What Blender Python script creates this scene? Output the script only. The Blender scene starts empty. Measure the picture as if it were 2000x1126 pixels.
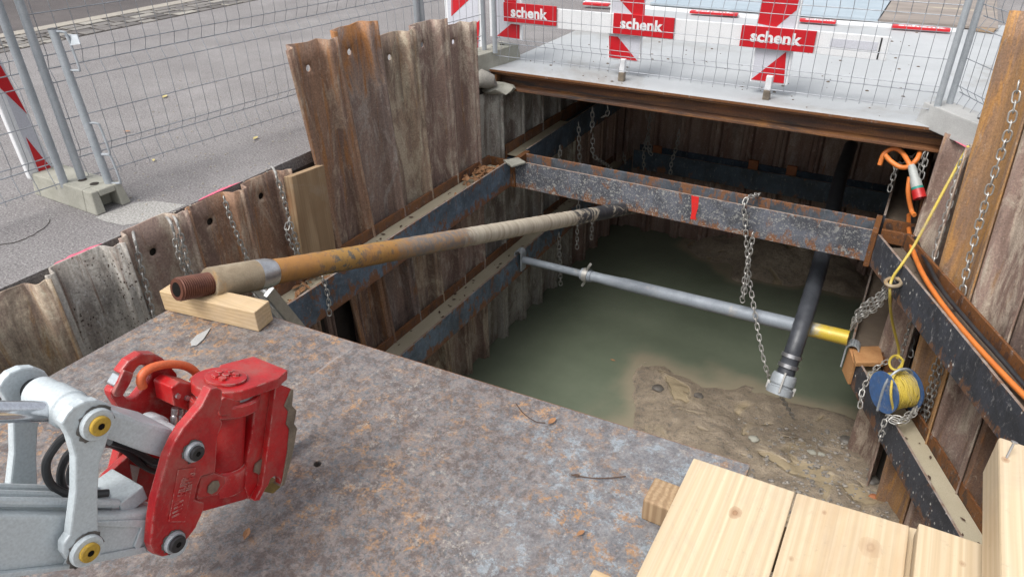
import bpy, bmesh, math, random
from mathutils import Vector, Matrix, noise
random.seed(7)
S = 0.775                     # authoring unit -> metres
V = Vector
sc = bpy.context.scene
COL = sc.collection
# ------------------------------------------------------------------ camera
F = 1380.0; PIT = math.radians(31.34); ROLL = math.radians(-1.06); TH = math.radians(120.4)
CAM = V((4.0621, 0, 2.0))
_h = V((math.cos(TH), math.sin(TH), 0)); _r = V((math.sin(TH), -math.cos(TH), 0))
FW = _h*math.cos(PIT) - V((0, 0, math.sin(PIT))); _u = _r.cross(FW)
RX = math.cos(ROLL)*_r + math.sin(ROLL)*_u; UP = -math.sin(ROLL)*_r + math.cos(ROLL)*_u
def ray(px, py): return FW + RX*((px-1000)/F) - UP*((py-563)/F)
def P(px, py, x=None, y=None, z=None):
    """point of the site surveyed on the plane x=, y= or z="""
    r = ray(px, py)
    t = (z-CAM.z)/r.z if z is not None else ((x-CAM.x)/r.x if x is not None else (y-CAM.y)/r.y)
    return CAM + r*t
def PW(px, py, p0, n):
    r = ray(px, py); return CAM + r*((V(p0)-CAM).dot(V(n))/r.dot(V(n)))
cam = bpy.data.cameras.new("camera"); co = bpy.data.objects.new("camera", cam); COL.objects.link(co)
cam.sensor_width = 36; cam.lens = F/2000*36; cam.clip_end = 2000; cam.clip_start = 0.02
m = Matrix((RX, UP, -FW)).transposed().to_4x4(); m.translation = CAM*S; co.matrix_world = m
sc.camera = co
# ------------------------------------------------------------------ materials
def N(nt, t, **k):
    n = nt.nodes.new(t)
    for a, b in k.items(): setattr(n, a, b)
    return n
class Mat:
    def __init__(s, name, rough=.7, metal=0., spec=.5):
        s.m = bpy.data.materials.new(name); s.m.use_nodes = True; s.nt = s.m.node_tree
        s.b = s.nt.nodes['Principled BSDF']; s.b.inputs['Roughness'].default_value = rough
        s.b.inputs['Metallic'].default_value = metal; s.b.inputs['Specular IOR Level'].default_value = spec
        s.tc = N(s.nt, 'ShaderNodeTexCoord'); s.base = s.tc.outputs['Object']; s.bumpn = None
    def jitter(s):           # every object gets its own piece of the pattern
        oi = N(s.nt, 'ShaderNodeObjectInfo'); c = N(s.nt, 'ShaderNodeVectorMath', operation='MULTIPLY_ADD')
        cb = N(s.nt, 'ShaderNodeCombineXYZ')
        for i in range(3): s.nt.links.new(oi.outputs['Random'], cb.inputs[i])
        s.nt.links.new(cb.outputs[0], c.inputs[0]); c.inputs[1].default_value = (37, 53, 29)
        s.nt.links.new(s.base, c.inputs[2]); s.base = c.outputs[0]; s.oi = oi; return s
    def noise(s, scale, detail=6, rough=.6, stretch=(1, 1, 1), dist=0., rot=(0, 0, 0)):
        mp = N(s.nt, 'ShaderNodeMapping'); mp.inputs['Scale'].default_value = stretch; mp.inputs['Rotation'].default_value = rot
        s.nt.links.new(s.base, mp.inputs[0])
        n = N(s.nt, 'ShaderNodeTexNoise'); n.inputs['Scale'].default_value = scale; n.inputs['Detail'].default_value = detail
        n.inputs['Roughness'].default_value = rough; n.inputs['Distortion'].default_value = dist
        s.nt.links.new(mp.outputs[0], n.inputs[0]); return n.outputs[0]
    def vor(s, scale, stretch=(1, 1, 1), feature='F1', out=0):
        mp = N(s.nt, 'ShaderNodeMapping'); mp.inputs['Scale'].default_value = stretch
        s.nt.links.new(s.base, mp.inputs[0])
        n = N(s.nt, 'ShaderNodeTexVoronoi', feature=feature); n.inputs['Scale'].default_value = scale
        s.nt.links.new(mp.outputs[0], n.inputs[0]); return n.outputs[out]
    def ramp(s, fac, stops):
        r = N(s.nt, 'ShaderNodeValToRGB'); e = r.color_ramp.elements
        while len(e) < len(stops): e.new(.5)
        for el, (p, c) in zip(e, stops):
            el.position = p
            el.color = (c, c, c, 1) if isinstance(c, (int, float)) else (*c, 1)
        s.nt.links.new(fac, r.inputs[0]); return r.outputs[0]
    def mix(s, fac, a, b, mode='MIX'):
        n = N(s.nt, 'ShaderNodeMix', data_type='RGBA', blend_type=mode)
        for i, v in ((0, fac), (6, a), (7, b)):
            if isinstance(v, (int, float)): n.inputs[i].default_value = v if i == 0 else (v, v, v, 1)
            elif isinstance(v, tuple): n.inputs[i].default_value = (*v, 1)
            else: s.nt.links.new(v, n.inputs[i])
        return n.outputs[2]
    def math(s, op, a, b):
        n = N(s.nt, 'ShaderNodeMath', operation=op)
        for i, v in ((0, a), (1, b)):
            if isinstance(v, (int, float)): n.inputs[i].default_value = v
            else: s.nt.links.new(v, n.inputs[i])
        return n.outputs[0]
    def col(s, c):
        if isinstance(c, tuple): s.b.inputs['Base Color'].default_value = (*c, 1)
        else: s.nt.links.new(c, s.b.inputs['Base Color'])
        return s
    def rough(s, f, a, b):
        s.nt.links.new(s.ramp(f, [(0, a), (1, b)]), s.b.inputs['Roughness']); return s
    def bump(s, h, dist=.002, strength=.6):
        n = N(s.nt, 'ShaderNodeBump'); n.inputs['Distance'].default_value = dist; n.inputs['Strength'].default_value = strength
        s.nt.links.new(h, n.inputs['Height'])
        if s.bumpn: s.nt.links.new(s.bumpn, n.inputs['Normal'])
        s.bumpn = n.outputs[0]; s.nt.links.new(s.bumpn, s.b.inputs['Normal']); return s
    def sep(s, axis):
        n = N(s.nt, 'ShaderNodeSeparateXYZ'); s.nt.links.new(s.base, n.inputs[0]); return n.outputs[axis]
M = {}
def pile_mat(key, a, b, c, d, fc=.5, fd=.56, pits=0., toprust=None):
    """rolled steel sheet: broad vertical streaks a/b, pale crust c, rust d"""
    m = Mat(key, .68, .0, .35).jitter()
    n1 = m.noise(4.5, 5, .6, (1.4, 1.4, .13), .3); n2 = m.noise(11, 8, .7, (1.6, 1.6, .12), .5)
    n3 = m.noise(5, 9, .75, (1.3, 1.3, .45), .9); n4 = m.noise(85, 4, .8)
    n5 = m.noise(3.2, 7, .7, (1.3, 1.3, .30), .6); n6 = m.noise(22, 8, .82, (1.2, 1.2, .6), .6)
    k = m.mix(m.ramp(n1, [(.42, 0.), (.58, 1.)]), a, b)
    k = m.mix(m.ramp(n3, [(fc, 0.), (fc+.10, .9)]), k, c)
    k = m.mix(m.ramp(n2, [(fd, 0.), (fd+.09, .85)]), k, d)
    k = m.mix(m.ramp(n5, [(.32, .7), (.45, 0.)]), k, tuple(x*.42 for x in b))
    k = m.mix(m.ramp(n6, [(.57, 0.), (.64, .6)]), k, tuple(min(.6, x*1.35) for x in c))
    k = m.mix(m.ramp(n6, [(.34, .6), (.42, 0.)]), k, tuple(x*.5 for x in a))
    if toprust:
        oz = m.tc.outputs['Object']; sp = N(m.nt, 'ShaderNodeSeparateXYZ'); m.nt.links.new(oz, sp.inputs[0])
        msk = m.ramp(m.math('ADD', m.math('MULTIPLY', sp.outputs[2], .15), m.math('MULTIPLY', n3, .32)), [(toprust+.085, 0.), (toprust+.125, .9)])
        k = m.mix(msk, k, m.mix(n2, (.50, .22, .06), (.26, .11, .045)))
    k = m.mix(.65, k, m.ramp(n4, [(.3, .4), (.68, 1.35)]), 'MULTIPLY')
    if pits:
        v = m.vor(50, (1, 1, .8)); msk = m.math('MULTIPLY', m.ramp(v, [(.18, 1.), (.27, 0.)]), m.ramp(m.noise(2.5, 4), [(.42, 0.), (.56, 1.)]))
        k = m.mix(msk, k, (.05, .03, .022))
    m.col(k).rough(n2, .55, .9)
    m.bump(n4, .003, .45).bump(n3, .010, .35); M[key] = m.m
pile_mat('steel_pale', (.40, .365, .32), (.24, .21, .185), (.52, .49, .44), (.20, .12, .085), .46, .56, 1.)
pile_mat('steel_brown', (.33, .195, .125), (.22, .145, .115), (.42, .32, .24), (.38, .18, .07), .5, .54)
pile_mat('steel_top_orange', (.29, .205, .165), (.20, .155, .14), (.40, .35, .31), (.30, .16, .08), .5, .58, 0, .605)
pile_mat('steel_tan', (.38, .28, .205), (.25, .18, .14), (.50, .42, .315), (.40, .24, .10), .46, .57)
pile_mat('steel_mauve', (.33, .235, .195), (.235, .16, .13), (.48, .40, .32), (.30, .18, .10), .48, .58)
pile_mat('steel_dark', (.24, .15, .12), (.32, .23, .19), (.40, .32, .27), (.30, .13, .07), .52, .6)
pile_mat('steel_wet', (.20, .12, .08), (.14, .10, .085), (.30, .235, .18), (.30, .13, .05), .55, .54)
pile_mat('steel_wet_pale', (.23, .17, .13), (.16, .12, .10), (.36, .31, .24), (.30, .15, .07), .52, .56)
pile_mat('steel_orange', (.42, .24, .11), (.27, .17, .11), (.33, .27, .22), (.46, .24, .08), .56, .50)
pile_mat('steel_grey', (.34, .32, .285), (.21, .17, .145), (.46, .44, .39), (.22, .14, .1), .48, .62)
def beam_mat(key, blue, rustf=.58, splash=0., rustc=(.30, .13, .055), drops=0):
    m = Mat(key, .5, .1, .45).jitter()
    n1 = m.noise(5, 7, .7, (1, 1, 1), .6); n2 = m.noise(13, 8, .75, (1, 1, .5), .6); n3 = m.noise(80, 4, .8); n4 = m.noise(30, 7, .8, (1, 1, .5))
    k = m.mix(m.ramp(n1, [(.40, 0.), (.60, 1.)]), blue, tuple(x*.45+.012 for x in blue))
    sp = N(m.nt, 'ShaderNodeSeparateXYZ'); m.nt.links.new(m.tc.outputs['Object'], sp.inputs[0])
    ez = m.ramp(sp.outputs[2], [(.02, .14), (.10, .0), (.20, 0.), (.24, .07)])       # mill rust along both flange edges
    f = m.math('ADD', n2, ez)
    k = m.mix(m.ramp(f, [(rustf-.01, 0.), (rustf+.05, .92)]), k, m.mix(n4, rustc, tuple(x*.5 for x in rustc)))
    k = m.mix(m.ramp(n4, [(.57, 0.), (.64, .55)]), k, (.34, .33, .33))
    if splash:
        g1 = m.ramp(m.noise(.9, 2), [(.40-.15*splash, 0.), (.62-.15*splash, 1.)])
        for sc1, th in ((24, .625), (55, .595), (110, .60)):
            k = m.mix(m.math('MULTIPLY', m.ramp(m.noise(sc1, 3, .6), [(th, 0.), (th+.025, 1.)]), g1), k, (.34, .34, .32))
    if drops: k = m.mix(m.math('MULTIPLY', m.ramp(m.vor(26, (1, 1, .7)), [(.15, 1.), (.19, 0.)]), m.ramp(m.noise(3, 3), [(.48, 0.), (.56, 1.)])), k, (.5, .49, .46))
    k = m.mix(.5, k, m.ramp(n3, [(.3, .4), (.7, 1.3)]), 'MULTIPLY')
    m.col(k).rough(n2, .4, .85).bump(n3, .002, .4).bump(n2, .004, .4)
    M[key] = m.m
beam_mat('beam_blue', (.15, .21, .28), .56)
beam_mat('beam_splashed', (.14, .15, .18), .60, .8)
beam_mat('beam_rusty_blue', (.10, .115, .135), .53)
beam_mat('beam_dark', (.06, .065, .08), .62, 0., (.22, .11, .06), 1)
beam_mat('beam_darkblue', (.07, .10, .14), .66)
beam_mat('beam_rust', (.10, .05, .03), .47, 0., (.24, .095, .03))
m = Mat('girder_rust', .55, .1, .45)
n1 = m.noise(2.2, 6, .6, (.35, 1, 6), .3); n2 = m.noise(9, 7, .7, (.3, 1, 3), .5); n3 = m.noise(110, 3)
k = m.mix(m.ramp(n1, [(.38, 0.), (.62, 1.)]), (.045, .035, .033), (.20, .085, .035))
k = m.mix(m.ramp(n2, [(.52, 0.), (.7, .9)]), k, (.30, .135, .04)); k = m.mix(m.ramp(m.noise(60, 5, .8), [(.66, 0.), (.72, .6)]), k, (.4, .36, .3))
k = m.mix(.5, k, m.ramp(n3, [(.3, .45), (.7, 1.3)]), 'MULTIPLY'); m.col(k).rough(n2, .4, .8).bump(n3, .002, .4); M['girder_rust'] = m.m
beam_mat('rust_edge', (.2, .10, .06), .5, 0., (.3, .13, .055))
# big road plate
m = Mat('rusty_plate', .5, .1, .5)
nA = m.noise(1.1, 6, .7, (1, 1, 1), .8); nB = m.noise(24, 10, .84, (1, 1, 1), .3); nC = m.noise(55, 9, .84, (1, 1, 1), .3)
nE = m.noise(120, 4, .8); nS = m.noise(5, 8, .75, (3.2, .35, 1), .4, (0, 0, .5)); x_ = m.sep(0); y_ = m.sep(1)
right = m.ramp(m.math('ADD', m.math('MULTIPLY', x_, .42), m.math('MULTIPLY', nA, .5)), [(.40, 0.), (.62, 1.)])
k = m.mix(m.ramp(nB, [(.46, 0.), (.53, 1.)]), (.12, .094, .085), (.225, .19, .175))
k = m.mix(m.math('MULTIPLY', m.ramp(nC, [(.50, 0.), (.56, 1.)]), m.ramp(nB, [(.40, 0.), (.5, .9)])), k, (.12, .138, .152))
g = m.mix(m.ramp(nB, [(.42, 0.), (.6, 1.)]), (.155, .155, .165), (.25, .255, .265))
k = m.mix(m.math('MULTIPLY', right, .85), k, g)
k = m.mix(m.math('MULTIPLY', m.ramp(m.noise(28, 10, .84, (1, 1, 1), .2), [(.52, 0.), (.57, 1.)]), m.ramp(m.noise(2.6, 6, .7), [(.43, 0.), (.56, .95)])), k, (.38, .215, .105))
k = m.mix(m.math('MULTIPLY', m.ramp(m.noise(40, 9, .84, (1, 1, 1), .2), [(.54, 0.), (.59, .9)]), m.ramp(m.noise(2.0, 4), [(.44, .1), (.62, 1.)])), k, (.42, .38, .33))
k = m.mix(m.math('MULTIPLY', m.ramp(m.noise(15, 10, .86, (1, 1, 1), .2), [(.53, 0.), (.57, 1.)]), m.ramp(m.math('ADD', x_, m.math('MULTIPLY', nA, .8)), [(.75, 0.), (1.05, .55)])), k, (.33, .39, .43))
k = m.mix(m.ramp(nS, [(.60, 0.), (.66, .5)]), k, (.36, .34, .33))
k = m.mix(m.ramp(nS, [(.30, .3), (.38, 0.)]), k, (.09, .07, .065))
k = m.mix(m.ramp(m.noise(1.7, 6, .7, (1, 1, 1), .5), [(.56, 0.), (.70, .45)]), k, (.34, .32, .31))
k = m.mix(m.ramp(m.noise(4.5, 6, .7, (1, 1, 1), .5), [(.28, .35), (.38, 0.)]), k, (.09, .065, .06))
k = m.mix(.6, k, m.ramp(nE, [(.3, .4), (.68, 1.35)]), 'MULTIPLY')
m.col(k).rough(nB, .28, .62).bump(nB, .003, .5).bump(nE, .0015, .4); M['rusty_plate'] = m.m
# asphalt
def asphalt(key, a, b, sp):
    m = Mat(key, .9, 0, .25); f = m.noise(95, 4, .85); g = m.noise(1.6, 6, .7); v = m.vor(75); q = m.noise(45, 4, .8)
    k = m.mix(m.ramp(g, [(.35, 0.), (.65, 1.)]), a, b)
    k = m.mix(m.ramp(f, [(.50, 0.), (.60, .8)]), k, sp)
    k = m.mix(m.ramp(v, [(.14, .7), (.26, 0.)]), k, tuple(min(1, x*1.45) for x in sp))
    k = m.mix(m.ramp(f, [(.40, .85), (.47, 0.)]), k, tuple(x*.42 for x in b))
    k = m.mix(m.ramp(q, [(.36, .45), (.46, 0.)]), k, tuple(x*.6 for x in b))
    k = m.mix(m.ramp(m.noise(.7, 6, .7), [(.5, 0.), (.72, .45)]), k, tuple(min(1, x*1.15) for x in sp))
    m.col(k).bump(f, .004, .6).bump(g, .01, .2); M[key] = m.m
asphalt('asphalt', (.225, .214, .212), (.170, .158, .157), (.3, .285, .28))
asphalt('asphalt_dark', (.10, .09, .088), (.075, .066, .066), (.14, .125, .12))
def simple(key, c, rough=.6, metal=0., c2=None, sc_=20, bumpd=.001, spec=.5, dirt=None, dirtf=.6, stretch=(1, 1, 1)):
    m = Mat(key, rough, metal, spec).jitter()
    n = m.noise(sc_, 6, .65, stretch, .3); f = m.noise(180, 3)
    k = m.mix(m.ramp(n, [(.35, 0.), (.65, 1.)]), c, c2 or tuple(x*.82 for x in c))
    if dirt: k = m.mix(m.ramp(m.noise(sc_*.5, 8, .75, stretch, .5), [(dirtf-.02, 0.), (dirtf+.1, .85)]), k, dirt)
    k = m.mix(.3, k, m.ramp(f, [(.3, .5), (.7, 1.2)]), 'MULTIPLY')
    m.col(k).rough(n, max(.05, rough-.1), min(1, rough+.12))
    if bumpd: m.bump(f, bumpd, .4).bump(n, bumpd*2, .3)
    M[key] = m.m
simple('galvanised', (.42, .45, .475), .5, .25, (.33, .36, .385), 9, dirt=(.2, .2, .2), dirtf=.68)
simple('worn_edge', (.42, .37, .33), .5, .3, (.25, .15, .1), 14, .001)
simple('wire_zinc', (.34, .36, .39), .45, .3, (.25, .265, .285), 9, 0)
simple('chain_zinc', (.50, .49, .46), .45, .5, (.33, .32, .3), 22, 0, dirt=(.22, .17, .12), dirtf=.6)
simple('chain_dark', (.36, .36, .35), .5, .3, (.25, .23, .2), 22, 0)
simple('concrete', (.38, .37, .32), .9, 0, (.29, .285, .24), 7, .004, .3, (.17, .17, .13), .62)
simple('concrete_clean', (.42, .42, .41), .9, 0, (.35, .35, .34), 6, .002, .3)
simple('deck_paint', (.44, .455, .465), .6, 0, (.375, .39, .40), 1.3, .001, .3, (.29, .28, .265), .56)
simple('wood_grey', (.36, .27, .18), .8, 0, (.24, .165, .105), 16, .003, .3, (.14, .09, .06), .64, (1, 1, .12))
simple('paint_white', (.78, .79, .80), .4, 0, (.72, .73, .74), 4, 0, .5, (.45, .44, .42), .72)
simple('reflective_grey', (.58, .59, .64), .45, 0, (.52, .53, .58), 4, 0, .5)
simple('paint_red', (.52, .010, .017), .38, 0, (.52, .01, .018), 5, 0, .5, (.55, .12, .1), .74)
simple('coupler_red', (.50, .011, .013), .40, 0, (.34, .006, .010), 8, .001, .5, (.36, .17, .14), .58)
m = M['coupler_red']; nt = m.node_tree; b_ = nt.nodes['Principled BSDF']; src = b_.inputs['Base Color'].links[0].from_socket
bv = nt.nodes.new('ShaderNodeBevel'); bv.inputs['Radius'].default_value = .004; bv.samples = 4; ge = nt.nodes.new('ShaderNodeNewGeometry')
dt = nt.nodes.new('ShaderNodeVectorMath'); dt.operation = 'DOT_PRODUCT'; nt.links.new(bv.outputs[0], dt.inputs[0]); nt.links.new(ge.outputs['True Normal'], dt.inputs[1])
r1 = nt.nodes.new('ShaderNodeValToRGB'); r1.color_ramp.elements[0].position = .90; r1.color_ramp.elements[0].color = (1, 1, 1, 1); r1.color_ramp.elements[1].position = .985; r1.color_ramp.elements[1].color = (0, 0, 0, 1)
nt.links.new(dt.outputs['Value'], r1.inputs[0]); nz = nt.nodes.new('ShaderNodeTexNoise'); nz.inputs['Scale'].default_value = 38; nz.inputs['Detail'].default_value = 6; nz.inputs['Roughness'].default_value = .75
tc_ = nt.nodes.new('ShaderNodeTexCoord'); nt.links.new(tc_.outputs['Object'], nz.inputs[0]); r2 = nt.nodes.new('ShaderNodeValToRGB'); r2.color_ramp.elements[0].position = .46; r2.color_ramp.elements[1].position = .54; nt.links.new(nz.outputs[0], r2.inputs[0])
mu = nt.nodes.new('ShaderNodeMath'); mu.operation = 'MULTIPLY'; nt.links.new(r1.outputs[0], mu.inputs[0]); nt.links.new(r2.outputs[0], mu.inputs[1])
mx = nt.nodes.new('ShaderNodeMix'); mx.data_type = 'RGBA'; nt.links.new(mu.outputs[0], mx.inputs[0]); nt.links.new(src, mx.inputs[6]); mx.inputs[7].default_value = (.42, .33, .29, 1)
# dried mud film in cloudy patches
n3_ = nt.nodes.new('ShaderNodeTexNoise'); n3_.inputs['Scale'].default_value = 7; n3_.inputs['Detail'].default_value = 9; n3_.inputs['Roughness'].default_value = .8; nt.links.new(tc_.outputs['Object'], n3_.inputs[0])
r3 = nt.nodes.new('ShaderNodeValToRGB'); r3.color_ramp.elements[0].position = .47; r3.color_ramp.elements[1].position = .64; r3.color_ramp.elements[1].color = (.6, .6, .6, 1); nt.links.new(n3_.outputs[0], r3.inputs[0])
mx2 = nt.nodes.new('ShaderNodeMix'); mx2.data_type = 'RGBA'; nt.links.new(r3.outputs[0], mx2.inputs[0]); nt.links.new(mx.outputs[2], mx2.inputs[6]); mx2.inputs[7].default_value = (.30, .10, .08, 1); nt.links.new(mx2.outputs[2], b_.inputs['Base Color'])
simple('arm_white', (.53, .58, .60), .34, 0, (.49, .54, .56), 3, .0003, .5, (.16, .15, .14), .66)
simple('worn_steel', (.3, .25, .19), .5, .5, (.17, .14, .11), 14, .002, .5, (.35, .03, .02), .62)
simple('dark_steel', (.07, .07, .075), .42, .6, (.04, .04, .04), 20, .001)
simple('grease', (.05, .045, .04), .5, 0, (.14, .13, .12), 30, .001)
simple('chrome', (.6, .61, .64), .13, 1., (.55, .56, .6), 5, 0)
simple('steel_shiny', (.62, .62, .63), .3, .85, (.45, .45, .46), 14, .001)
simple('yellow_paint', (.50, .32, .04), .5, 0, (.4, .25, .03), 30, .001, .5, (.08, .06, .05), .55)
simple('rubber', (.018, .018, .02), .42, 0, (.03, .03, .032), 12, .001)
simple('hose_black', (.035, .038, .045), .4, 0, (.06, .065, .075), 8, .002, .5, (.2, .2, .2), .7)
simple('orange_hose', (.75, .17, .06), .5, 0, (.62, .13, .045), 9, .001, .5, (.3, .12, .08), .68)
simple('orange_cable', (.66, .20, .04), .5, 0, (.56, .15, .03), 9, 0, .5, (.25, .12, .06), .66)
simple('yellow_cable', (.62, .47, .07), .5, 0, (.50, .38, .07), 9, 0, .5, (.38, .32, .2), .55)
simple('orange_wood', (.46, .25, .11), .6, 0, (.38, .19, .08), 9, .001, .3, (.3, .14, .06), .64)
simple('yellow_strut', (.52, .38, .05), .45, .1, (.6, .42, .04), 6, .001, .5, (.38, .40, .41), .52)
simple('brass_dull', (.26, .18, .05), .5, .2, (.16, .11, .04), 20, .001)
simple('blue_plastic', (.05, .13, .31), .55, 0, (.05, .1, .22), 14, .001, .5, (.26, .27, .28), .54)
simple('brick_block', (.42, .16, .07), .75, 0, (.33, .12, .05), 20, .002)
simple('silt', (.47, .42, .31), .35, 0, (.40, .355, .255), 2.2, .001, .5, (.24, .2, .14), .66)
simple('dry_leaf', (.42, .22, .10), .7, 0, (.27, .13, .06), 30, 0)
simple('pale_leaf', (.60, .52, .22), .7, 0, (.5, .4, .16), 30, 0)
simple('twig', (.10, .06, .04), .8, 0, (.07, .04, .03), 30, 0)
simple('stone', (.17, .155, .135), .5, 0, (.09, .08, .07), 12, .004)
simple('pebble', (.36, .33, .29), .5, 0, (.10, .09, .08), 60, .002)
simple('granite', (.20, .185, .175), .85, 0, (.10, .092, .09), 3.5, .004, .3)
simple('granite_pale', (.36, .33, .28), .85, 0, (.29, .265, .235), 14, .004, .3)
simple('joint', (.05, .042, .036), .95, 0, None, 30, .004, .2)
simple('soil_dark', (.045, .036, .03), .95, 0, (.03, .025, .02), 8, .01)
simple('clay_earth', (.17, .13, .095), .85, 0, (.11, .085, .062), 5, .01)
simple('pink_spray', (.75, .16, .24), .8, 0, (.55, .12, .18), 40, .002, .2, (.2, .18, .18), .55)
simple('red_spray', (.75, .02, .015), .6, 0, (.6, .03, .03), 40, 0)
simple('prop_grey', (.27, .30, .335), .55, .1, (.21, .235, .265), 9, .001, .4, (.36, .34, .31), .62)
simple('alu', (.55, .56, .55), .4, .7, (.45, .46, .45), 12, .001)
simple('steel_sheet_blue', (.40, .47, .52), .5, .1, (.33, .4, .45), 2.5, .001, .5, (.38, .33, .28), .66)
simple('plywood', (.30, .26, .23), .8, 0, (.22, .19, .17), 5, .001, .3, (.52, .46, .34), .58, (.4, 1, 1))
simple('red_plug', (.45, .015, .015), .4, 0)
simple('grey_plug', (.38, .40, .38), .5, 0)
simple('green_ring', (.01, .25, .2), .5, 0)
simple('black_hole', (.01, .009, .008), .9, 0, None, 5, 0, .1)
asphalt('asphalt_pale', (.34, .33, .31), (.28, .27, .255), (.42, .41, .39))
# fresh timber
KNOTS = {'board_y': [(P(1436, 1000, z=.17), .022, .9), (P(1700, 1068, z=.17), .035, .45), (P(1610, 1000, z=.17), .008, .6), (P(1545, 1090, z=.17), .009, .5), (P(1964, 897, z=.42), .012, .8), (P(1880, 1100, z=.2), .010, .5)]}
def timber(key, a, b, stretch, knots=True):
    m = Mat(key, .62, 0, .3).jitter()
    mp = N(m.nt, 'ShaderNodeMapping'); mp.inputs['Scale'].default_value = stretch; m.nt.links.new(m.base, mp.inputs[0])
    w = N(m.nt, 'ShaderNodeTexWave', wave_type='RINGS', rings_direction='Y'); w.inputs['Scale'].default_value = 17
    w.inputs['Distortion'].default_value = 5.; w.inputs['Detail'].default_value = 2; w.inputs['Detail Scale'].default_value = .8
    m.nt.links.new(mp.outputs[0], w.inputs[0])
    st2 = tuple(x*(14 if x > .5 else 1) for x in stretch)
    g = m.noise(9, 5, .6, st2); l = m.noise(3, 5, .6, (1, .6, 1), .4)
    k = m.mix(m.ramp(w.outputs[1], [(.1, 0.), (.9, 1.)]), a, b)
    k = m.mix(m.ramp(g, [(.35, 0.), (.7, .6)]), k, tuple(x*.70 for x in a))
    k = m.mix(m.ramp(m.noise(1.6, 7, .75, (1, .7, 1), .8), [(.52, 0.), (.68, .45)]), k, (.42, .33, .25))
    k = m.mix(m.ramp(l, [(.54, 0.), (.74, .5)]), k, (a[0]*.74, a[1]*.62, a[2]*.52))
    k = m.mix(m.ramp(m.noise(22, 8, .85, (1, 1, 1)), [(.58, 0.), (.66, .4)]), k, (.33, .26, .19))
    k = m.mix(m.ramp(m.noise(2.3, 8, .8, (1, .6, 1), .6), [(.55, 0.), (.68, .4)]), k, (.36, .30, .235))
    if knots:
        v = m.vor(1.7, tuple(1.0 if x > .5 else .55 for x in stretch))
        k = m.mix(m.ramp(v, [(.0, .95), (.06, .85), (.08, .35), (.14, 0.)]), k, (.34, .18, .09))
    k = m.mix(m.ramp(m.noise(50, 6, .8), [(.69, 0.), (.74, .5)]), k, (.2, .14, .1))
    for c_, r_, st_ in KNOTS.get(key, ()):
        gp_ = N(m.nt, 'ShaderNodeNewGeometry'); sb_ = N(m.nt, 'ShaderNodeVectorMath', operation='SUBTRACT'); sb_.inputs[1].default_value = c_*S
        ml_ = N(m.nt, 'ShaderNodeVectorMath', operation='MULTIPLY'); ml_.inputs[1].default_value = (1/r_, .75/r_, .2/r_); ln_ = N(m.nt, 'ShaderNodeVectorMath', operation='LENGTH')
        m.nt.links.new(gp_.outputs['Position'], sb_.inputs[0]); m.nt.links.new(sb_.outputs[0], ml_.inputs[0]); m.nt.links.new(ml_.outputs[0], ln_.inputs[0])
        dd = m.math('ADD', ln_.outputs['Value'], m.math('MULTIPLY', m.noise(60, 4, .7), .5))
        k = m.mix(m.ramp(dd, [(.28, st_), (.55, st_*.75), (.95, st_*.4), (1., 0.)]), k, (.30, .16, .085))
        k = m.mix(m.math('MULTIPLY', m.ramp(dd, [(.36, 0.), (.46, .5), (.56, 0.)]), st_), k, (.16, .08, .04))
    m.col(k).bump(g, .001, .5); M[key] = m.m
m = Mat('granite', .85, 0, .3); ge = N(m.nt, 'ShaderNodeNewGeometry'); f = m.noise(70, 4, .8)
k = m.ramp(ge.outputs['Random Per Island'], [(0, (.10, .092, .088)), (.45, (.17, .158, .15)), (.8, (.24, .225, .205)), (1, (.34, .32, .28))])
k = m.mix(.5, k, m.ramp(f, [(.3, .5), (.7, 1.3)]), 'MULTIPLY'); m.col(k).bump(f, .004, .5); M['granite'] = m.m
timber('board_y', (.57, .445, .29), (.63, .51, .35), (1, .10, 1))
timber('board_x', (.50, .36, .20), (.58, .43, .26), (.10, 1, 1))
timber('board_old', (.30, .20, .115), (.42, .30, .18), (1, 1, .10))
# drill pipe coat
m = Mat('pipe_yellow', .5, .1, .5)
x_ = m.sep(0); n = m.noise(9, 8, .75, (1, 1, 1), 1.); n2 = m.noise(30, 6, .7); st = m.noise(5, 5, .6, (7, .6, .6))
k = m.mix(m.ramp(n2, [(.52, 0.), (.56, 1.)]), (.36, .20, .055), (.13, .11, .085))
k = m.mix(m.ramp(m.noise(3, 4), [(.45, 0.), (.6, .8)]), k, (.40, .185, .055))
t1 = m.ramp(m.math('ADD', m.math('MULTIPLY', x_, .25), m.math('MULTIPLY', n, .18)), [(.37, 0.), (.41, 1.)])
k = m.mix(t1, k, m.mix(m.ramp(n2, [(.45, 0.), (.6, 1.)]), (.20, .17, .15), (.34, .21, .11)))
t2 = m.ramp(m.math('ADD', m.math('MULTIPLY', x_, .25), m.math('MULTIPLY', n, .10)), [(.475, 0.), (.495, 1.)])
clay = m.mix(m.ramp(st, [(.35, 0.), (.6, 1.)]), (.33, .28, .21), (.48, .425, .335))
k = m.mix(t2, k, clay)
t3 = m.math('MULTIPLY', m.ramp(m.math('ADD', m.math('MULTIPLY', x_, .25), m.math('MULTIPLY', n, .14)), [(.80, 0.), (.82, 1.)]), m.ramp(n, [(.4, 0.), (.48, 1.)]))
k = m.mix(t3, k, (.04, .04, .045))
m.col(k).rough(n2, .4, .8).bump(n2, .003, .5).bump(st, .006, .5); M['pipe_yellow'] = m.m
simple('pipe_collar', (.36, .29, .2), .5, .15, (.26, .2, .13), 14, .002, .5, (.42, .24, .08), .55)
simple('thread_brown', (.10, .035, .022), .4, .3, (.16, .06, .035), 14, .001)
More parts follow.
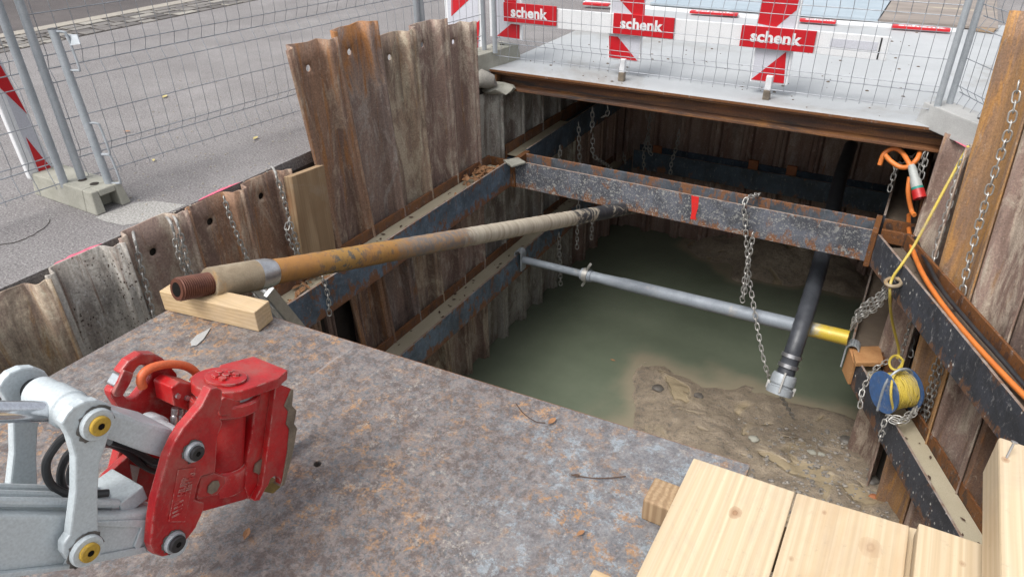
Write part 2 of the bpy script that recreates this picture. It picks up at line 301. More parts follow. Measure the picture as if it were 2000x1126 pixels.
# mud
m = Mat('mud', .6, 0, .5)
n = m.noise(2.6, 9, .75, (1, 1, 1), .6); n2 = m.noise(18, 8, .8); n3 = m.noise(6, 6, .65, (1, 1, 1), .5); n4 = m.noise(70, 4, .8)
k = m.mix(m.ramp(n, [(.40, 0.), (.60, 1.)]), (.42, .34, .25), (.29, .235, .175))
k = m.mix(m.ramp(n2, [(.5, 0.), (.62, .8)]), k, (.16, .14, .12))
k = m.mix(m.ramp(n3, [(.56, 0.), (.68, .5)]), k, (.38, .31, .22))
k = m.mix(m.ramp(m.vor(60), [(.12, .6), (.2, 0.)]), k, (.34, .32, .29))
k = m.mix(.5, k, m.ramp(n4, [(.3, .4), (.7, 1.3)]), 'MULTIPLY')
pud = m.ramp(m.noise(2.1, 3, .5, (1, 1, .2), .8), [(.56, 0.), (.62, 1.)])
k = m.mix(m.math('MULTIPLY', pud, .65), k, (.34, .275, .17))
m.col(k); m.nt.links.new(m.ramp(pud, [(0, .5), (1, .10)]), m.b.inputs['Roughness'])
h = m.math('MULTIPLY', n2, m.ramp(pud, [(0, 1.), (1, .0)]))
m.bump(h, .03, .9).bump(n3, .03, .35); M['mud'] = m.m
m = Mat('murky_water', .05, 0, .5); n = m.noise(.9, 5, .65)
k = m.mix(m.ramp(n, [(.3, 0.), (.7, 1.)]), (.125, .150, .105), (.175, .20, .145))
k = m.mix(m.ramp(m.noise(14, 6, .8), [(.70, 0.), (.74, .6)]), k, (.24, .22, .15))
an = N(m.nt, 'ShaderNodeAttribute', attribute_name='silt'); k = m.mix(m.math('MULTIPLY', an.outputs['Fac'], .85), k, (.31, .265, .19))
m.col(k); m.b.inputs['Roughness'].default_value = .04; m.b.inputs['Specular IOR Level'].default_value = .85; m.b.inputs['IOR'].default_value = 1.36
m.bump(m.noise(3.5, 2), .003, .12); M['murky_water'] = m.m
# ------------------------------------------------------------------ mesh helpers
class MB:
    def __init__(s): s.v = []; s.f = []
    def add(s, vs, fs):
        o = len(s.v); s.v += [V(p) for p in vs]; s.f += [tuple(i+o for i in f) for f in fs]; return s
    def hexa(s, c):            # 8 corners: bottom ring then top ring
        return s.add(c, [(3, 2, 1, 0), (4, 5, 6, 7), (0, 1, 5, 4), (1, 2, 6, 5), (2, 3, 7, 6), (3, 0, 4, 7)])
    def box(s, a, b):
        x0, y0, z0 = a; x1, y1, z1 = b
        return s.hexa([(x0, y0, z0), (x1, y0, z0), (x1, y1, z0), (x0, y1, z0), (x0, y0, z1), (x1, y0, z1), (x1, y1, z1), (x0, y1, z1)])
    def bar(s, p0, p1, w, h, up=(0, 0, 1)):     # centred bar
        p0, p1, up = V(p0), V(p1), V(up); d = (p1-p0).normalized(); sd = d.cross(up).normalized(); u = sd.cross(d)
        c = [p+sd*a*w/2+u*b*h/2 for p in (p0, p1) for a, b in ((-1, -1), (1, -1), (1, 1), (-1, 1))]
        return s.hexa(c)
    def prism(s, pts, off):
        n = len(pts); pts = [V(p) for p in pts]; off = V(off)
        return s.add(pts+[p+off for p in pts], [tuple(range(n-1, -1, -1)), tuple(range(n, 2*n))]+[(i, (i+1) % n, n+(i+1) % n, n+i) for i in range(n)])
    def tube(s, pts, r, n=10, caps=True, closed=False):
        pts = [V(p) for p in pts]; k = len(pts); rr = r if isinstance(r, (list, tuple)) else [r]*k
        nrm = None; vs = []
        for i in range(k):
            a = pts[(i-1) % k] if (closed or i) else pts[0]; b = pts[(i+1) % k] if (closed or i < k-1) else pts[-1]
            d = (b-a).normalized()
            if nrm is None: nrm = d.cross(V((0, 0, 1)) if abs(d.z) < .9 else V((1, 0, 0))).normalized()
            nrm = (nrm-d*nrm.dot(d)).normalized(); bi = d.cross(nrm)
            vs += [pts[i]+(nrm*math.cos(2*math.pi*j/n)+bi*math.sin(2*math.pi*j/n))*rr[i] for j in range(n)]
        fs = [(i*n+j, i*n+(j+1) % n, ((i+1) % k)*n+(j+1) % n, ((i+1) % k)*n+j) for i in range(k if closed else k-1) for j in range(n)]
        if caps and not closed: fs += [tuple(range(n-1, -1, -1)), tuple((k-1)*n+j for j in range(n))]
        return s.add(vs, fs)
    def lathe(s, p, d, prof, n=28):   # prof: (distance along d, radius)
        p, d = V(p), V(d).normalized(); a = d.cross(V((0, 0, 1)) if abs(d.z) < .9 else V((1, 0, 0))).normalized(); b = d.cross(a)
        vs = [p+d*t+(a*math.cos(2*math.pi*j/n)+b*math.sin(2*math.pi*j/n))*r for t, r in prof for j in range(n)]; k = len(prof)
        fs = [(i*n+j, i*n+(j+1) % n, (i+1)*n+(j+1) % n, (i+1)*n+j) for i in range(k-1) for j in range(n)]
        fs += [tuple(range(n-1, -1, -1)), tuple((k-1)*n+j for j in range(n))]
        return s.add(vs, fs)
    def build(s, name, mat, parent=None, smooth=35, bev=0, solid=0, org=None):
        me = bpy.data.meshes.new(name)
        o = bpy.data.objects.new(name, me); COL.objects.link(o)
        if parent is not None: org = ORG[parent.name]; o.parent = parent
        elif org is None:
            zs = min(v.z for v in s.v); org = V((sum(v.x for v in s.v)/len(s.v), sum(v.y for v in s.v)/len(s.v), zs))
        else: org = V(org)
        me.from_pydata([(v-org)*S for v in s.v], [], s.f); me.validate()
        bm = bmesh.new(); bm.from_mesh(me); bmesh.ops.recalc_face_normals(bm, faces=bm.faces); bm.to_mesh(me); bm.free()
        if parent is None: o.location = org*S
        ORG[o.name] = org
        me.materials.append(M[mat])
        if smooth:
            for p in me.polygons: p.use_smooth = True
            me.set_sharp_from_angle(angle=math.radians(smooth))
        if solid:
            md = o.modifiers.new('solid', 'SOLIDIFY'); md.thickness = solid*S; md.offset = -1
        if bev:
            md = o.modifiers.new('bevel', 'BEVEL'); md.width = bev*S; md.segments = 2; md.limit_method = 'ANGLE'; md.angle_limit = math.radians(40)
        return o
ORG = {}
def tag(o, label=None, cat=None, group=None, kind=None):
    if label: o['label'] = label
    if cat: o['category'] = cat
    if group: o['group'] = group
    if kind: o['kind'] = kind
    return o
def thing(name, loc, label, cat, group=None):
    o = bpy.data.objects.new(name, None); COL.objects.link(o); o.location = V(loc)*S; ORG[o.name] = V(loc)
    o.empty_display_size = .1
    return tag(o, label, cat, group)
def struct(o): o['kind'] = 'structure'; return o
def smooth_path(pts, n=8):
    pts = [V(p) for p in pts]; out = []
    for i in range(len(pts)-1):
        p0 = pts[i-1] if i else pts[0]*2-pts[1]; p1, p2 = pts[i], pts[i+1]; p3 = pts[i+2] if i+2 < len(pts) else p2*2-p1
        for j in range(n):
            t = j/n; out.append(.5*((2*p1)+(p2-p0)*t+(2*p0-5*p1+4*p2-p3)*t*t+(3*p1-p0-3*p2+p3)*t**3))
    out.append(pts[-1]); return out
ORD = ['first', 'second', 'third', 'fourth', 'fifth', 'sixth', 'seventh', 'eighth', 'ninth', 'tenth', 'eleventh', 'twelfth']
# ------------------------------------------------------------------ ground
pit = [(-.10, .6), (7.27, .6), (4.43, 6.58), (4.54, 6.6), (4.54, 10.76), (-.10, 10.76)]
g = MB(); B = 400
g.add([(-4.35, -B, 0), (-.10, -B, 0), (-.10, B, 0), (-4.35, B, 0)], [(0, 1, 2, 3)])
g.add([(-.10, -B, 0), (B, -B, 0), (B, .6, 0), (-.10, .6, 0)], [(0, 1, 2, 3)])
g.add([(-.10, 10.76, 0), (B, 10.76, 0), (B, B, 0), (-.10, B, 0)], [(0, 1, 2, 3)])
g.add([(7.27, .6, 0), (B, .6, 0), (B, 10.76, 0), (4.54, 10.76, 0), (4.54, 6.6, 0), (4.43, 6.58, 0)], [tuple(range(6))])
g.v = [V((-6.2, v.y, 0)) if abs(v.x+4.35) < .01 else v for v in g.v]
struct(g.build('ground', 'asphalt', smooth=0, org=(0, 0, 0)))
g = MB().add([(-B, -B, 0), (-6.2, -B, 0), (-6.2, B, 0), (-B, B, 0)], [(0, 1, 2, 3)])
struct(g.build('road', 'asphalt_dark', smooth=0, org=(0, 0, 0)))
gs = MB(); g = MB()            # cut edge of the asphalt layers round the pit
q = [V((x, y, 0)) for x, y in pit]
for i in range(len(q)):
    a, b = q[i], q[(i+1) % len(q)]; n = 26; row = []
    for j in range(n+1):
        p = a.lerp(b, j/n); w = noise.noise(p*9)*.02
        nn = V((b.y-a.y, a.x-b.x, 0)).normalized()
        row.append([p-nn*.0+V((0, 0, -.001)), p-nn*(-.012+w)+V((0, 0, -.10)), p+nn*(.01+w)+V((0, 0, -.45)), p+nn*.01+V((0, 0, -4.2))])
    for j in range(n):
        for k2 in range(3): (g, gs)[k2 > 0].add([row[j][k2], row[j+1][k2], row[j+1][k2+1], row[j][k2+1]], [(0, 1, 2, 3)])
struct(g.build('pit_edge', 'asphalt', smooth=0, org=(0, 0, 0)))
struct(gs.build('soil_behind_piles', 'soil_dark', smooth=0, org=(0, 0, 0)))
q = [P(a_, b_, z=.003) for a_, b_ in ((186, 424), (260, 396), (300, 392), (372, 402), (400, 404), (352, 424), (300, 436), (240, 440), (205, 432))]
q = [V((min(p_.x, -.115), p_.y, p_.z)) for p_ in q]
struct(MB().add(q, [tuple(range(len(q)))]).build('pavement_patch', 'asphalt_pale', smooth=0))
for pts in ([(0, 478), (40, 470), (70, 455), (92, 440), (98, 428)], [(640, 175), (700, 168), (760, 150), (830, 140)]):
    pp = smooth_path([P(a_, b_, z=.004) for a_, b_ in pts], 8); gg = MB()
    for i_ in range(len(pp)-1):
        pp[i_] = pp[i_]+V((noise.noise(pp[i_]*30)*.012, 0, 0))
    struct(gg.tube(pp, .0022, 4).build('pavement_crack', 'joint', smooth=0))
# kerb and setts along the far lane
g = MB(); kx = -6.95
xk0, xk1 = -6.72, -6.25
y = -2.
while y < 16:
    L = random.uniform(.8, 1.2); g.box((-7.25, y, 0), (-6.98, y+L-.012, .02)); y += L
tag(struct(g.build('kerb', 'granite_pale', bev=.006)))
g = MB()
for r_ in range(4):
    y = -2. + r_*.07
    while y < 16:
        L = random.uniform(.24, .42); x0 = -6.96+r_*.215; z = random.uniform(.006, .018)
        g.box((x0+random.uniform(0, .012), y, -.02), (x0+.185, y+L-.045, z)); y += L
struct(g.build('setts', 'granite', bev=.008))
g = MB().add([(-7.3, -2, .003), (-6.1, -2, .003), (-6.1, 16, .003), (-7.3, 16, .003)], [(0, 1, 2, 3)])
struct(g.build('sett_bed', 'joint', smooth=0))
# pit floor and water
def edge_noise(x, y): return noise.noise(V((x*1.3, y*1.3, 3)))*.35+noise.noise(V((x*4, y*4, 1)))*.12
def floor_h(x, y):
    f = min((x-1.95), (7.15-y)*1.1, ((x-1.95)*.5+(7.05-y)*.5)*1.2, 1.2)+edge_noise(x, y)*1.1+noise.noise(V((x*11, y*11, 2)))*.05
    a = -.35+max(0, f+.35)*.9
    a = .10*f+.03*f*f if f > 0 else f*.30
    b = 1.15-math.hypot((x-2.9)*.75, (y-11.0)*1.0)+edge_noise(x+4, y)*1.2
    c = (x-3.7)*.25+(2.6-y*.45)*.0
    h = max(-.5, a, min(b*.55, .45))
    h += .05*max(0, x-3.6)*(1 if f > 0 else 0)
    return -3.55+h+(noise.noise(V((x*6, y*6, 0)))*.028+abs(noise.noise(V((x*15, y*15, 5))))*.030)*min(1, max(.15, a*12+.3))
g = MB(); nx, ny = 150, 200; X0, X1, Y0, Y1 = -.1, 5.6, 3.4, 10.8
g.v = [V((X0+(X1-X0)*i/nx, Y0+(Y1-Y0)*j/ny, floor_h(X0+(X1-X0)*i/nx, Y0+(Y1-Y0)*j/ny))) for j in range(ny+1) for i in range(nx+1)]
g.f = [(j*(nx+1)+i, j*(nx+1)+i+1, (j+1)*(nx+1)+i+1, (j+1)*(nx+1)+i) for j in range(ny) for i in range(nx)]
struct(g.build('mud_floor', 'mud', org=(0, 0, -3.55), smooth=60))
g = MB(); nx, ny = 110, 160; X0, X1, Y0, Y1 = -.3, 7., .5, 10.85
g.v = [V((X0+(X1-X0)*i/nx, Y0+(Y1-Y0)*j/ny, -3.55)) for j in range(ny+1) for i in range(nx+1)]
g.f = [(j*(nx+1)+i, j*(nx+1)+i+1, (j+1)*(nx+1)+i+1, (j+1)*(nx+1)+i) for j in range(ny) for i in range(nx)]
wo_ = struct(g.build('water', 'murky_water', smooth=0, org=(0, 0, -3.55)))
at = wo_.data.attributes.new('silt', 'FLOAT', 'POINT')        # stirred-up silt in the shallows
for i, v in enumerate(g.v):
    d = floor_h(v.x, v.y)+3.55; t = max(0., min(1., (d+.13)/.125)); at.data[i].value = t*t*(3-2*t)
g = MB().add([(-.3, .6, -3.9), (7, .6, -3.9), (7, 3.5, -3.5), (-.3, 3.5, -3.9)], [(0, 1, 2, 3)])
struct(g.build('pit_bottom', 'clay_earth', smooth=0))
def rock(c, r, mat, name, flat=.6, seed=0):
    bm = bmesh.new(); bmesh.ops.create_icosphere(bm, subdivisions=2, radius=1)
    q = MB(); 
    for v in bm.verts:
        d = 1+.35*noise.noise(v.co*1.3+V((seed*3.1, seed, 0)))
        v.co = V((v.co.x*r*d*1.2, v.co.y*r*d, v.co.z*r*d*flat))
    q.v = [V(c)+v.co for v in bm.verts]; q.f = [tuple(v.index for v in f.verts) for f in bm.faces]; bm.free()
    return q
# gravel (uncountable) and the stones one can point at
g = MB()
for i in range(480):
    px = random.gauss(1600, 75); py = random.gauss(925, 75)
    p = P(px, py, z=-3.5)
    if p.x < 2.3 or p.y > 6.9 or p.x > 5.2 or p.y < 4.2: continue
    q = rock((p.x, p.y, floor_h(p.x, p.y)+.004), random.choice((.007, .010, .013, .02))*random.uniform(.7, 1.4), 'stone', '', .7, i); g.add(q.v, q.f)
tag(g.build('gravel', 'pebble', smooth=0), 'wet gravel and pebbles on the mud beside the right wall', 'gravel', kind='stuff')
for px, py, r, mt, lab in [(1285, 756, .06, 'stone', 'dark stone at the water line of the mud bank'), (1582, 905-12, .04, 'concrete', 'pale stone beside the puddle on the mud bank'),
        (1472, 860, .05, 'concrete', 'flat pale lump in the middle of the brown mud'), (1655, 865, .075, 'stone', 'dark stone lying where mud meets the right wall'),
        (1698, 955, .06, 'stone', 'dark wet stone against the foot of the right wall'), (1700, 985, .035, 'brick_block', 'orange brown stone lowest at the right wall foot'),
        (1600, 900, .035, 'concrete', 'round pale pebble in gravel near the right wall'), (1365, 770, .05, 'stone', 'dark clod near the top of the mud bank')]:
    p = P(px, py, z=-3.46); rock((p.x, p.y, floor_h(p.x, p.y)+r*.25), r, mt, '', .5, px).build('stone', mt, smooth=50)
    o = bpy.data.objects[[k for k in ORG][-1]]; tag(o, lab, 'stone', 'stones on the mud')
# ------------------------------------------------------------------ sheet piles
def sheet(b0, b1, n, ztop, mat, label, group, hole=None, zb=-4.1, depth=.088, jag=.007, name='sheet_pile', cat='sheet pile', frac=None):
    """trough-section sheet between boundary lines b0(z), b1(z); n = towards the pit"""
    n = V(n); prof = [(0, .9), (.03, 1), (.10, 1), (.125, .92), (.155, .2), (.175, .03), (.20, 0), (.38, 0), (.62, 0), (.80, 0), (.825, .03), (.845, .2), (.875, .92), (.90, 1), (.985, 1), (1.0, 1.15), (1.03, 1.3)]
    us = [p[0] for p in prof]; w = (b1(0)-b0(0)).length
    rows = [zb, -3.2, -2.4, -1.6, -.8, -.4]
    if hole is not None:
        hz = hole; hs = .24*w/2; rows = [r for r in rows if r < hz-hs-.05]+[hz-hs, hz+hs]
    rows = [r for r in rows if r < ztop-.06]+[ztop]
    mb = MB(); idx = {}
    sd = random.random()*50
    for j, z in enumerate(rows):
        for i, (u, d) in enumerate(prof):
            zz = z
            if j == len(rows)-1: zz = z+noise.noise(V((u*5, sd, 0)))*jag*2+noise.noise(V((u*14, sd, 4)))*jag*.5
            if j == 0: zz = z
            p = b0(zz).lerp(b1(zz), u)+n*d*depth; idx[i, j] = len(mb.v); mb.v.append(V((p.x, p.y, zz)))
    ci = 7
    for j in range(len(rows)-1):
        for i in range(len(prof)-1):
            if hole is not None and i == ci and abs(rows[j]-(hole-hs)) < 1e-6:
                c = b0(hole).lerp(b1(hole), .5); c = V((c.x, c.y, hole)); du = (b1(hole)-b0(hole)).normalized()
                q = [idx[i, j], idx[i+1, j], idx[i+1, j+1], idx[i, j+1]]; r = .027; ring = []
                for k in range(16):
                    a = math.radians(-135+k*22.5); ring.append(len(mb.v)); mb.v.append(c+du*math.cos(a)*r+V((0, 0, math.sin(a)*r)))
                for e in range(4):
                    for k in range(4): mb.f.append((q[e] if k < 2 else q[(e+1) % 4], ring[(e*4+k+1) % 16], ring[(e*4+k) % 16]))
                    mb.f.append((q[e], q[(e+1) % 4], ring[(e*4+2) % 16]))
                continue
            mb.f.append((idx[i, j], idx[i+1, j], idx[i+1, j+1], idx[i, j+1]))
    o = mb.build(name, mat, smooth=28, solid=.013)
    return tag(o, label, cat, group)
def vert(x, y): return lambda z, x=x, y=y: V((x, y, 0))
NX = (1, 0, 0)
GL = 'short sheet piles of the near left wall'
short = [(.26, 'steel_pale', None), (.73, 'steel_pale', None), (1.20, 'steel_tan', None), (1.67, 'steel_pale', None), (2.14, 'steel_mauve', -.19), (2.61, 'steel_brown', -.17), (3.08, 'steel_brown', -.155)]
labs = ['short sheet pile left of the brown striped one, out of frame edge', 'leftmost visible brown streaked short sheet pile at photo edge', 'second short sheet pile from the left edge of the photo',
        'whitish short sheet pile just left of the first one with a bolt hole', 'speckled sheet pile with a bolt hole beside the single hanging chain', 'yellowish brown sheet pile with a bolt hole right of the paired chains', 'rust brown sheet pile with a bolt hole nearest the wooden board']
for i, (y0, mt, hl) in enumerate(short):
    sheet(vert(-.08, y0), vert(-.08, y0+.47), NX, .01+.02*math.sin(i*2), mt, labs[i], GL, hl)
yL = lambda z: 3.825-.102*z
def bt(k): return lambda z: V((-.082, yL(z)+(6.23-yL(z))*k/5, 0))
tm = ['steel_brown', 'steel_top_orange', 'steel_tan', 'steel_mauve', 'steel_mauve']
tl = ['plain brown tall sheet pile, leftmost beside the wooden board', 'tall sheet pile with orange rust across its top, highest of all', 'pale yellow stained tall sheet pile in the middle of the five',
      'tall sheet pile with white scratches, fourth from the wooden board', 'tall sheet pile whose hole shows red, next to the bridge']
for k in range(5):
    M.setdefault('x', None)
    sheet(bt(k), bt(k+1), NX, (.84, .87, .71, .72, .62)[k], tm[k], tl[k], 'tall leaning sheet piles of the left wall', (.64, .66, .51, .52, .45)[k], jag=.011, depth=.095)
for k in range(9):
    y0 = 6.25+k*.49
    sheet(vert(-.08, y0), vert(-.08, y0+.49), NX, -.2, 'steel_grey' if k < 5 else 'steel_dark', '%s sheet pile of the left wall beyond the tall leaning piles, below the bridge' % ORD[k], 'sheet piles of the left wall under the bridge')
for k in range(9):
    x0 = .03+k*.49
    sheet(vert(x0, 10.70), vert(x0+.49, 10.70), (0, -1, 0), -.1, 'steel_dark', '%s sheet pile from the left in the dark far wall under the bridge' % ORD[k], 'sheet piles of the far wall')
for k in range(8):
    y0 = 10.6-k*.5
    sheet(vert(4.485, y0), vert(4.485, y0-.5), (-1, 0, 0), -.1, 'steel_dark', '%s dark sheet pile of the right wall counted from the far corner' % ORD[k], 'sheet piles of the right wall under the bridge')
W0 = V((4.392, 6.606, 0)); WD = V((.44, -.898, 0)).normalized(); WN = V((-.898, -.44, 0)).normalized()
def wb(s_): return lambda z: W0+WD*s_
sheet(wb(0), lambda z: W0+WD*(.40-.06*z), WN, .035, 'steel_mauve', 'short sheet pile with a bolt hole under the right concrete foot', 'sheet piles of the near right wall', -.2)
def lean(s_): return lambda z: W0+WD*(s_-.10*z)
rl = ['tall orange rusty sheet pile leaning at the right edge, under the long chain', 'brown sheet pile right of the tall orange one', 'third sheet pile of the near right wall, behind the cable reel',
      'fourth sheet pile of the near right wall, streaked brown', 'fifth sheet pile of the near right wall', 'sixth sheet pile of the near right wall', 'seventh sheet pile of the near right wall', 'eighth sheet pile of the near right wall', 'ninth sheet pile of the near right wall']
for k in range(9):
    sheet(lean(.43+k*.54), lean(.43+(k+1)*.54), WN, (1.03, .9, .5, .2, .1, .1, .05, .05, .05)[k], ['steel_orange', 'steel_mauve', 'steel_wet', 'steel_wet_pale', 'steel_wet', 'steel_wet_pale', 'steel_wet', 'steel_wet', 'steel_wet'][k],
          rl[k], 'sheet piles of the near right wall', (.78, .65, None, None, None, None, None, None, None)[k], jag=.012)
for k in range(2):
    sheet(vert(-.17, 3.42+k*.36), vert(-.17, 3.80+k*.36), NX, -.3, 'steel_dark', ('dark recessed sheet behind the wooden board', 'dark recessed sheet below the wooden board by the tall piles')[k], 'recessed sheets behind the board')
# wooden board between short and tall piles
b = MB(); q = [P(570, 345, x=.10), P(633, 322, x=.10), P(657, 490, x=.10), P(592, 500, x=.10)]
q[3] = q[3]+(q[3]-q[0])*.08; q[2] = q[2]+(q[2]-q[1])*.08
b.prism(q, (-.055, -.03, 0)); tag(b.build('wooden_board', 'board_old', bev=.004, smooth=0), 'weathered wooden board standing upright between short and tall sheet piles', 'board')
# broken concrete at the bridge seat
rock((-.04, 6.50, -.04), .11, '', '', .9, 3).build('broken_concrete', 'granite', smooth=40)
tag(bpy.data.objects['broken_concrete'], 'broken grey stone under the concrete foot at the bridge end', 'rubble', 'rubble at the bridge seat')
rock((.02, 6.66, -.16), .17, '', '', .35, 8).build('broken_concrete', 'concrete', smooth=40)
tag(bpy.data.objects['broken_concrete.001'], 'flat crumbled concrete ledge on top of the wall at the bridge end', 'rubble', 'rubble at the bridge seat')
# pink spray along the edges: paint on the ground
for (a, b_, lab) in [((112, 522), (215, 480), 'a'), ((385, 392), (470, 355), 'b')]:
    p0 = P(*a, z=.004); p1 = P(*b_, z=.004); g = MB(); top = []; bot = []
    for i in range(15):
        t = i/14; p = p0.lerp(p1, t); wd = .028+.02*noise.noise(V((t*6, len(lab), ord(lab))))
        top.append(V((-.092-wd*(1-abs(2*t-1)**4), p.y, .004))); bot.append(V((-.092, p.y, .004)))
    g.add(top+bot, [(i, i+1, 16+i, 15+i) for i in range(14)]); struct(g.build('spray_marking', 'pink_spray', smooth=0))
g = MB(); p0 = P(1852, 268, z=.005); p1 = P(1886, 288, z=.005)
g.add([p0, p1, p1+V((.06, .03, 0)), p0+V((.05, .03, 0))], [(0, 1, 2, 3)]); struct(g.build('spray_marking', 'pink_spray', smooth=0))
# ------------------------------------------------------------------ steel beams
def top_edge(o):
    o.data.materials.append(M['worn_edge'])
    for p in o.data.polygons:
        if p.normal.z > .9: p.material_index = 1
def hbeam(name, a, b, side, w, h, mat, label, tf=.022, group='steel walers bracing the pit', web=.5, edge=None, endplates=(), cat='steel beam'):
    """a,b: top corners of the pit-side flange; side: unit vector towards the other flange; flanges vertical, web lying"""
    a, b, side = V(a), V(b), V(side); dn = V((0, 0, -h))
    root = thing(name, (a+b)/2+dn, label, cat, group)
    MB().prism([a, b, b+dn, a+dn], side*tf).build('front_flange', mat, root, bev=.003, smooth=0)
    a2, b2 = a+side*(w-tf), b+side*(w-tf); top_edge(root.children[0])
    MB().prism([a2, b2, b2+dn, a2+dn], side*tf).build('back_flange', edge or mat, root, bev=.003, smooth=0)
    top_edge(root.children[1])
    z = V((0, 0, -h*web)); i0 = side*tf; i1 = side*(w-tf)
    MB().prism([a+i0+z, b+i0+z, b+i1+z, a+i1+z], (0, 0, -.02)).build('web', mat, root, smooth=0)
    return root
def silt(a, b, side, w, z, mat, label, tf=.026):
    a, b, side = V(a), V(b), V(side); n = 60; g = MB(); top = []
    for i in range(n+1):
        p = a.lerp(b, i/n); p = V((p.x, p.y, z+noise.noise(p*2.5)*.006)); top += [p+side*tf, p+side*w/2+V((0, 0, noise.noise(p*5)*.006)), p+side*(w-tf)]
    g.add(top, [(i*3+j, i*3+j+1, i*3+j+4, i*3+j+3) for i in range(n) for j in range(2)])
    return tag(g.build('silt', mat, org=V(a)), label, 'silt', kind='stuff')
BH = .31; BZ = -.86
wl = hbeam('waler_beam', (.31, 1.0, BZ), (.31, 6.44, BZ), (-1, 0, 0), .30, BH, 'beam_blue', 'upper left steel beam along the wall, blue with rusty edges and silt on top', edge='rust_edge')
silt((.31, 1.0, 0), (.31, 6.40, 0), (-1, 0, 0), .30, BZ-.10, 'silt', 'pale muddy silt filling the upper left beam')
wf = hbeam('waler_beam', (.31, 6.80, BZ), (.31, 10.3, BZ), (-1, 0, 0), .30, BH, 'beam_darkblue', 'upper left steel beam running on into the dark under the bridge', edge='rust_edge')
silt((.31, 6.80, 0), (.31, 8.2, 0), (-1, 0, 0), .30, BZ-.11, 'silt', 'muddy water pooled in the upper left beam under the bridge')
cb = hbeam('cross_beam', (.36, 6.42, BZ), (4.03, 6.42, BZ), (0, 1, 0), .27, BH, 'beam_splashed', 'thick steel cross beam spanning the pit, mud splashed with a red mark', group=None, edge='beam_rusty_blue')
cb['group'] = 'steel walers bracing the pit'
p = P(1357, 385, y=6.416); p2 = P(1352, 428, y=6.416)
pts = [(p.x-.035, p.z+.03), (p.x+.04, p.z+.02), (p.x+.045, p.z-.1), (p2.x+.03, p2.z+.05), (p2.x+.035, p2.z-.0), (p2.x-.02, p2.z-.0), (p2.x-.015, p2.z+.08), (p.x-.025, p.z-.06)]
MB().prism([(a, 6.417, min(c, BZ-.003)) for a, c in pts], (0, -.002, 0)).build('red_spray_mark', 'red_spray', cb, smooth=0)
MB().box((.31, 6.40, BZ-BH), (.37, 6.76, BZ+.002)).box((.02, 6.445, BZ-BH+.02), (.305, 6.47, BZ-.02)).build('end_plate', 'beam_rust', cb, bev=.003, smooth=0)
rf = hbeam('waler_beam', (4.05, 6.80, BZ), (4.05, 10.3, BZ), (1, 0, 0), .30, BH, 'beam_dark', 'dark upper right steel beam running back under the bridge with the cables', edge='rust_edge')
silt((4.05, 6.80, 0), (4.05, 10.2, 0), (1, 0, 0), .30, BZ-.13, 'clay_earth', 'brown earth and grit lying in the upper right beam under the bridge')
NS = V((.898, .44, 0)).normalized()
ra = V((4.05, 6.36, BZ)); rb_ = ra+V((.44, -.898, 0)).normalized()*5.2
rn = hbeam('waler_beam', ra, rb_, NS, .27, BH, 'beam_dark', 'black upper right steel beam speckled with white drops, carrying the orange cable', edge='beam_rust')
silt(ra, rb_, NS, .27, BZ-.13, 'clay_earth', 'brown debris lying in the speckled upper right beam')
MB().box((4.0, 6.38, BZ-BH-.03), (4.048, 6.78, BZ+.005)).box((4.07, 6.52, BZ-.14), (4.34, 6.55, BZ-.02)).box((4.07, 6.74, BZ-.15), (4.34, 6.765, BZ-.01)).build('joint_plate', 'beam_rust', rn, bev=.003, smooth=0)
LZ = -2.12
ll = hbeam('waler_beam', (.31, 1.2, LZ), (.31, 10.3, LZ), (-1, 0, 0), .30, BH, 'beam_blue', 'lower left steel beam above the water with silt on top', edge='rust_edge')
silt((.31, 1.2, 0), (.31, 10.2, 0), (-1, 0, 0), .30, LZ-.10, 'silt', 'pale muddy silt filling the lower left beam')
la = V((4.1, 6.42, LZ)); lb = la+V((.44, -.898, 0)).normalized()*4.6
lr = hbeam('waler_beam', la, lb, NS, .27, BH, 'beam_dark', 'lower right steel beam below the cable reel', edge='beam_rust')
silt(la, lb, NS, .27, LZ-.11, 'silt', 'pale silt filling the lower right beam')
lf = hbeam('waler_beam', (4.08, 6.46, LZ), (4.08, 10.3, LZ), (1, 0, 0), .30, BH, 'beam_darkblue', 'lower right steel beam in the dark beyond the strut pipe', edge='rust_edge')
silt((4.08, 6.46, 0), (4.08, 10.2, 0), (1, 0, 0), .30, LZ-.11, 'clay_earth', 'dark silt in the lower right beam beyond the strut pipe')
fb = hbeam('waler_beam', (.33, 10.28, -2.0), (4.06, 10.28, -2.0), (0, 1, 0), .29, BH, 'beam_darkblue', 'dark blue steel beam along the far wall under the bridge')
for px, lab in ((1283, 'leftmost of three orange blocks standing on the far beam'), (1471, 'middle one of three orange blocks on the far beam'), (1546, 'rightmost orange block on the far beam, nearest the hose')):
    p = P(px, 292+(px-1283)*.15, y=10.42); MB().box((p.x-.07, 10.42, p.z-.09), (p.x+.07, 10.47, p.z+.05)).build('wooden_wedge', 'brick_block', bev=.004)
    tag(bpy.data.objects[list(ORG)[-1]], lab, 'wedge', 'wedges on the far beam')
